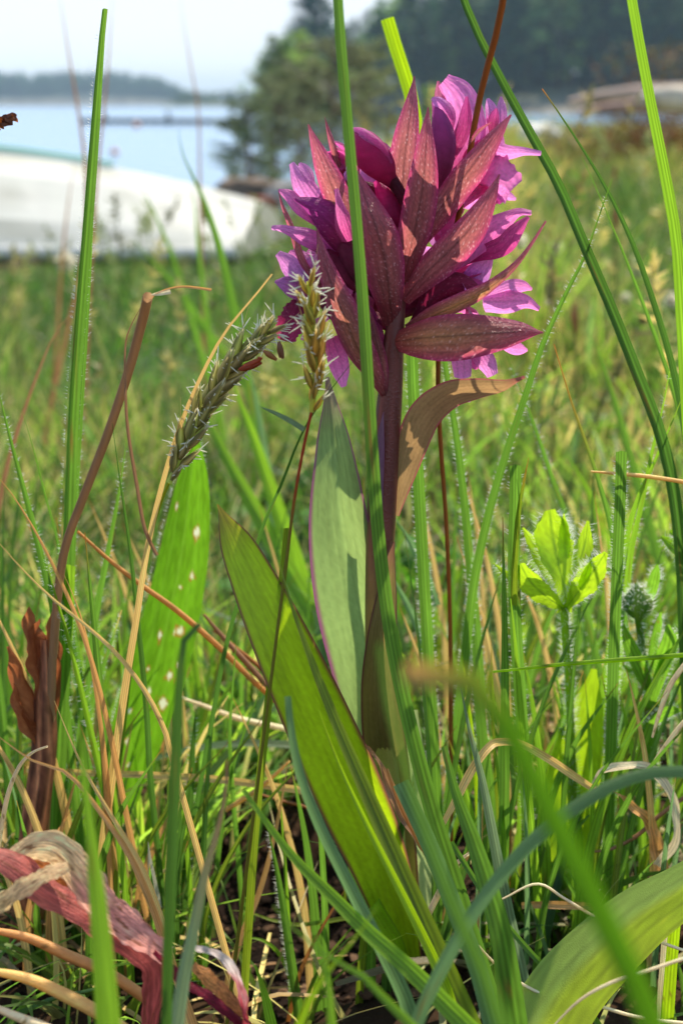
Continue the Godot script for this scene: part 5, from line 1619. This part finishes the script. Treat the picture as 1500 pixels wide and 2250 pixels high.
	for k in 10:
		var h := r.randf_range(0.045, 0.10)
		var mb := MB.new()
		var lean := Vector3(r.randf_range(-0.35, 0.35), 0, r.randf_range(-0.3, 0.3)) * h
		sheet(mb, PackedVector3Array([Vector3(0, h, 0) + lean, Vector3(0, h * 0.7, 0) + lean * 0.45, Vector3(0, h * 0.35, 0) + lean * 0.1, Vector3(0, -0.004, 0)]), r.randf_range(0.0006, 0.0016), {"col": blade_col(pal[["mid", "bright", "dark", "mid", "olive", "bright", "mid", "blue", "straw", "tan"][k]], pal.rust, 0.08, k * 50.0), "n": 22, "m": 6, "fold": 0.5, "ridge": 0.05, "ref": Vector3(r.randf_range(-0.6, 0.6), 0, 1).normalized()})
		protos.append(mb.mesh())
	for k in 340:
		var d := 0.285 + 0.2 * pow(r.randf(), 1.5)
		var x := r.randf_range(-0.26, 0.26) * d
		if bare(x, -d) > 0.2 and r.randf() < 0.85:
			continue
		var q := r.randi() % 10
		var dry := q > 7
		var at := Vector3(x, land(x, -d), -d)
		var o := thing("thin_dry_shoot" if dry else "thin_grass_shoot", at, ("thin straw coloured blade in the low turf %s the orchid" if dry else "thin green blade in the low turf %s the orchid") % ("left of" if x < 0.0 else "right of"), "dry stalk" if dry else "grass blade", ("thin dry blades in the turf %s" if dry else "thin green blades in the turf %s") % ("at left" if x < 0.0 else "at right"))
		o.rotation.y = r.randf_range(-0.9, 0.9)
		var sc := r.randf_range(0.65, 1.2)
		o.scale = Vector3(1, sc, 1)
		var b := MeshInstance3D.new()
		b.name = "blade"
		b.mesh = protos[q]
		b.material_override = M.straw if dry else M.leaf
		o.add_child(b, true)


func _ready() -> void:
	# camera
	cb = Basis(Vector3.RIGHT, PITCH)
	var cam := Camera3D.new()
	cam.name = "camera"
	cam.transform = Transform3D(cb, CAM)
	var att := CameraAttributesPhysical.new()
	att.frustum_focal_length = 12.0 / 0.36
	att.frustum_focus_distance = 0.277
	att.exposure_aperture = 15.0
	att.frustum_near = 0.01
	att.frustum_far = 6000.0
	cam.attributes = att
	cam.near = 0.01
	cam.far = 6000.0
	cam.fov = rad_to_deg(2.0 * atan(0.36))
	add_child(cam)
	cam.current = true
	# sky, air and exposure
	var env := Environment.new()
	env.background_mode = Environment.BG_SKY
	var sky := ProceduralSkyMaterial.new()
	sky.sky_top_color = Color(0.58, 0.69, 0.85)
	sky.sky_horizon_color = Color(0.925, 0.94, 0.945)
	sky.sky_curve = 0.16
	sky.ground_bottom_color = Color(0.25, 0.28, 0.22)
	sky.ground_horizon_color = Color(0.62, 0.68, 0.70)
	sky.sun_angle_max = 25.0
	sky.sun_curve = 0.12
	env.sky = Sky.new()
	env.sky.sky_material = sky
	env.tonemap_mode = Environment.TONE_MAPPER_LINEAR
	env.tonemap_exposure = 1.55
	env.sdfgi_enabled = true
	env.ssao_enabled = true
	env.ssil_enabled = true
	env.fog_enabled = true
	env.fog_density = 0.0007
	env.fog_light_color = Color(0.78, 0.90, 0.98)
	var we := WorldEnvironment.new()
	we.name = "environment"
	we.environment = env
	add_child(we)
	# sun: high, behind the flower and a little to the right
	var sun := DirectionalLight3D.new()
	sun.name = "sun"
	sun.light_energy = 1.5
	sun.light_color = Color(1.0, 0.95, 0.87)
	sun.light_angular_distance = 0.5
	sun.shadow_enabled = true
	add_child(sun)
	var el := deg_to_rad(58.0)
	var az := deg_to_rad(32.0)
	var to_sun := Vector3(sin(az) * cos(el), sin(el), -cos(az) * cos(el))
	sun.look_at_from_position(to_sun * 5.0, Vector3.ZERO, Vector3.UP)
	rng.seed = 5
	nz.seed = 9
	nz.frequency = 0.05
	nz.noise_type = FastNoiseLite.TYPE_SIMPLEX_SMOOTH
	make_materials()
	build_land()
	build_far()
	build_boat()
	build_shore()
	build_turf()
	build_orchid()
	build_plantain()
	build_spike("left grass flower spike leaning right, with white threads and rusty anthers", "592,722 560,755 520,790 480,850 440,910 405,985 372,1060", "372,1060 352,1110 330,1190 312,1290 296,1400 280,1540 262,1690", 0.268, 0.30, 80, 38, Color(0.76, 0.82, 0.46), Color(0.72, 0.64, 0.46), [Color(0.58, 0.62, 0.22), Color(0.50, 0.62, 0.24)], 1, 6)
	build_spike("upright yellow green grass flower spike in front of the orchid's lower left flowers", "676,618 680,660 690,720 693,780 692,840 684,905", "684,905 672,960 658,1030 645,1110 636,1180", 0.242, 0.240, 66, 22, Color(0.76, 0.78, 0.36), Color(0.82, 0.64, 0.34), [Color(0.66, 0.28, 0.16), Color(0.58, 0.56, 0.22)], 2, 6)
	build_buttercup()
	broad_leaf("orchid_side_leaf", "upright broad yellow green leaf behind the hairy stalk at right", "1304,1470 1292,1530 1272,1620 1252,1720 1236,1830 1225,1920", 0.325, 0.33, 128, Color(0.66, 0.80, 0.15), {"roll": 0.3, "prof": [0.1, 0.55, 0.82, 0.96, 1.0, 0.97, 0.88, 0.75]})
	broad_leaf("orchid_side_leaf", "large broad leaf curving to the right edge at the lower right", "1600,1880 1500,1955 1410,2015 1325,2090 1250,2170 1195,2260 1170,2330", 0.245, 0.215, 175, Color(0.86, 0.94, 0.22), {"roll": 0.05, "roll1": 0.05, "fold": -0.2, "cup": 0.05, "alt": Color(0.66, 0.78, 0.34), "prof": [0.5, 0.8, 0.95, 1.0, 0.95, 0.85, 0.7]})
	broad_leaf("ground_leaf", "narrow pale dried leaf standing in the grass at lower left", "326,1850 330,1900 340,1970 350,2040", 0.29, 0.29, 26, Color(0.80, 0.78, 0.68), {"dry": true, "roll": 0.4})
	build_withered()
	build_blades()
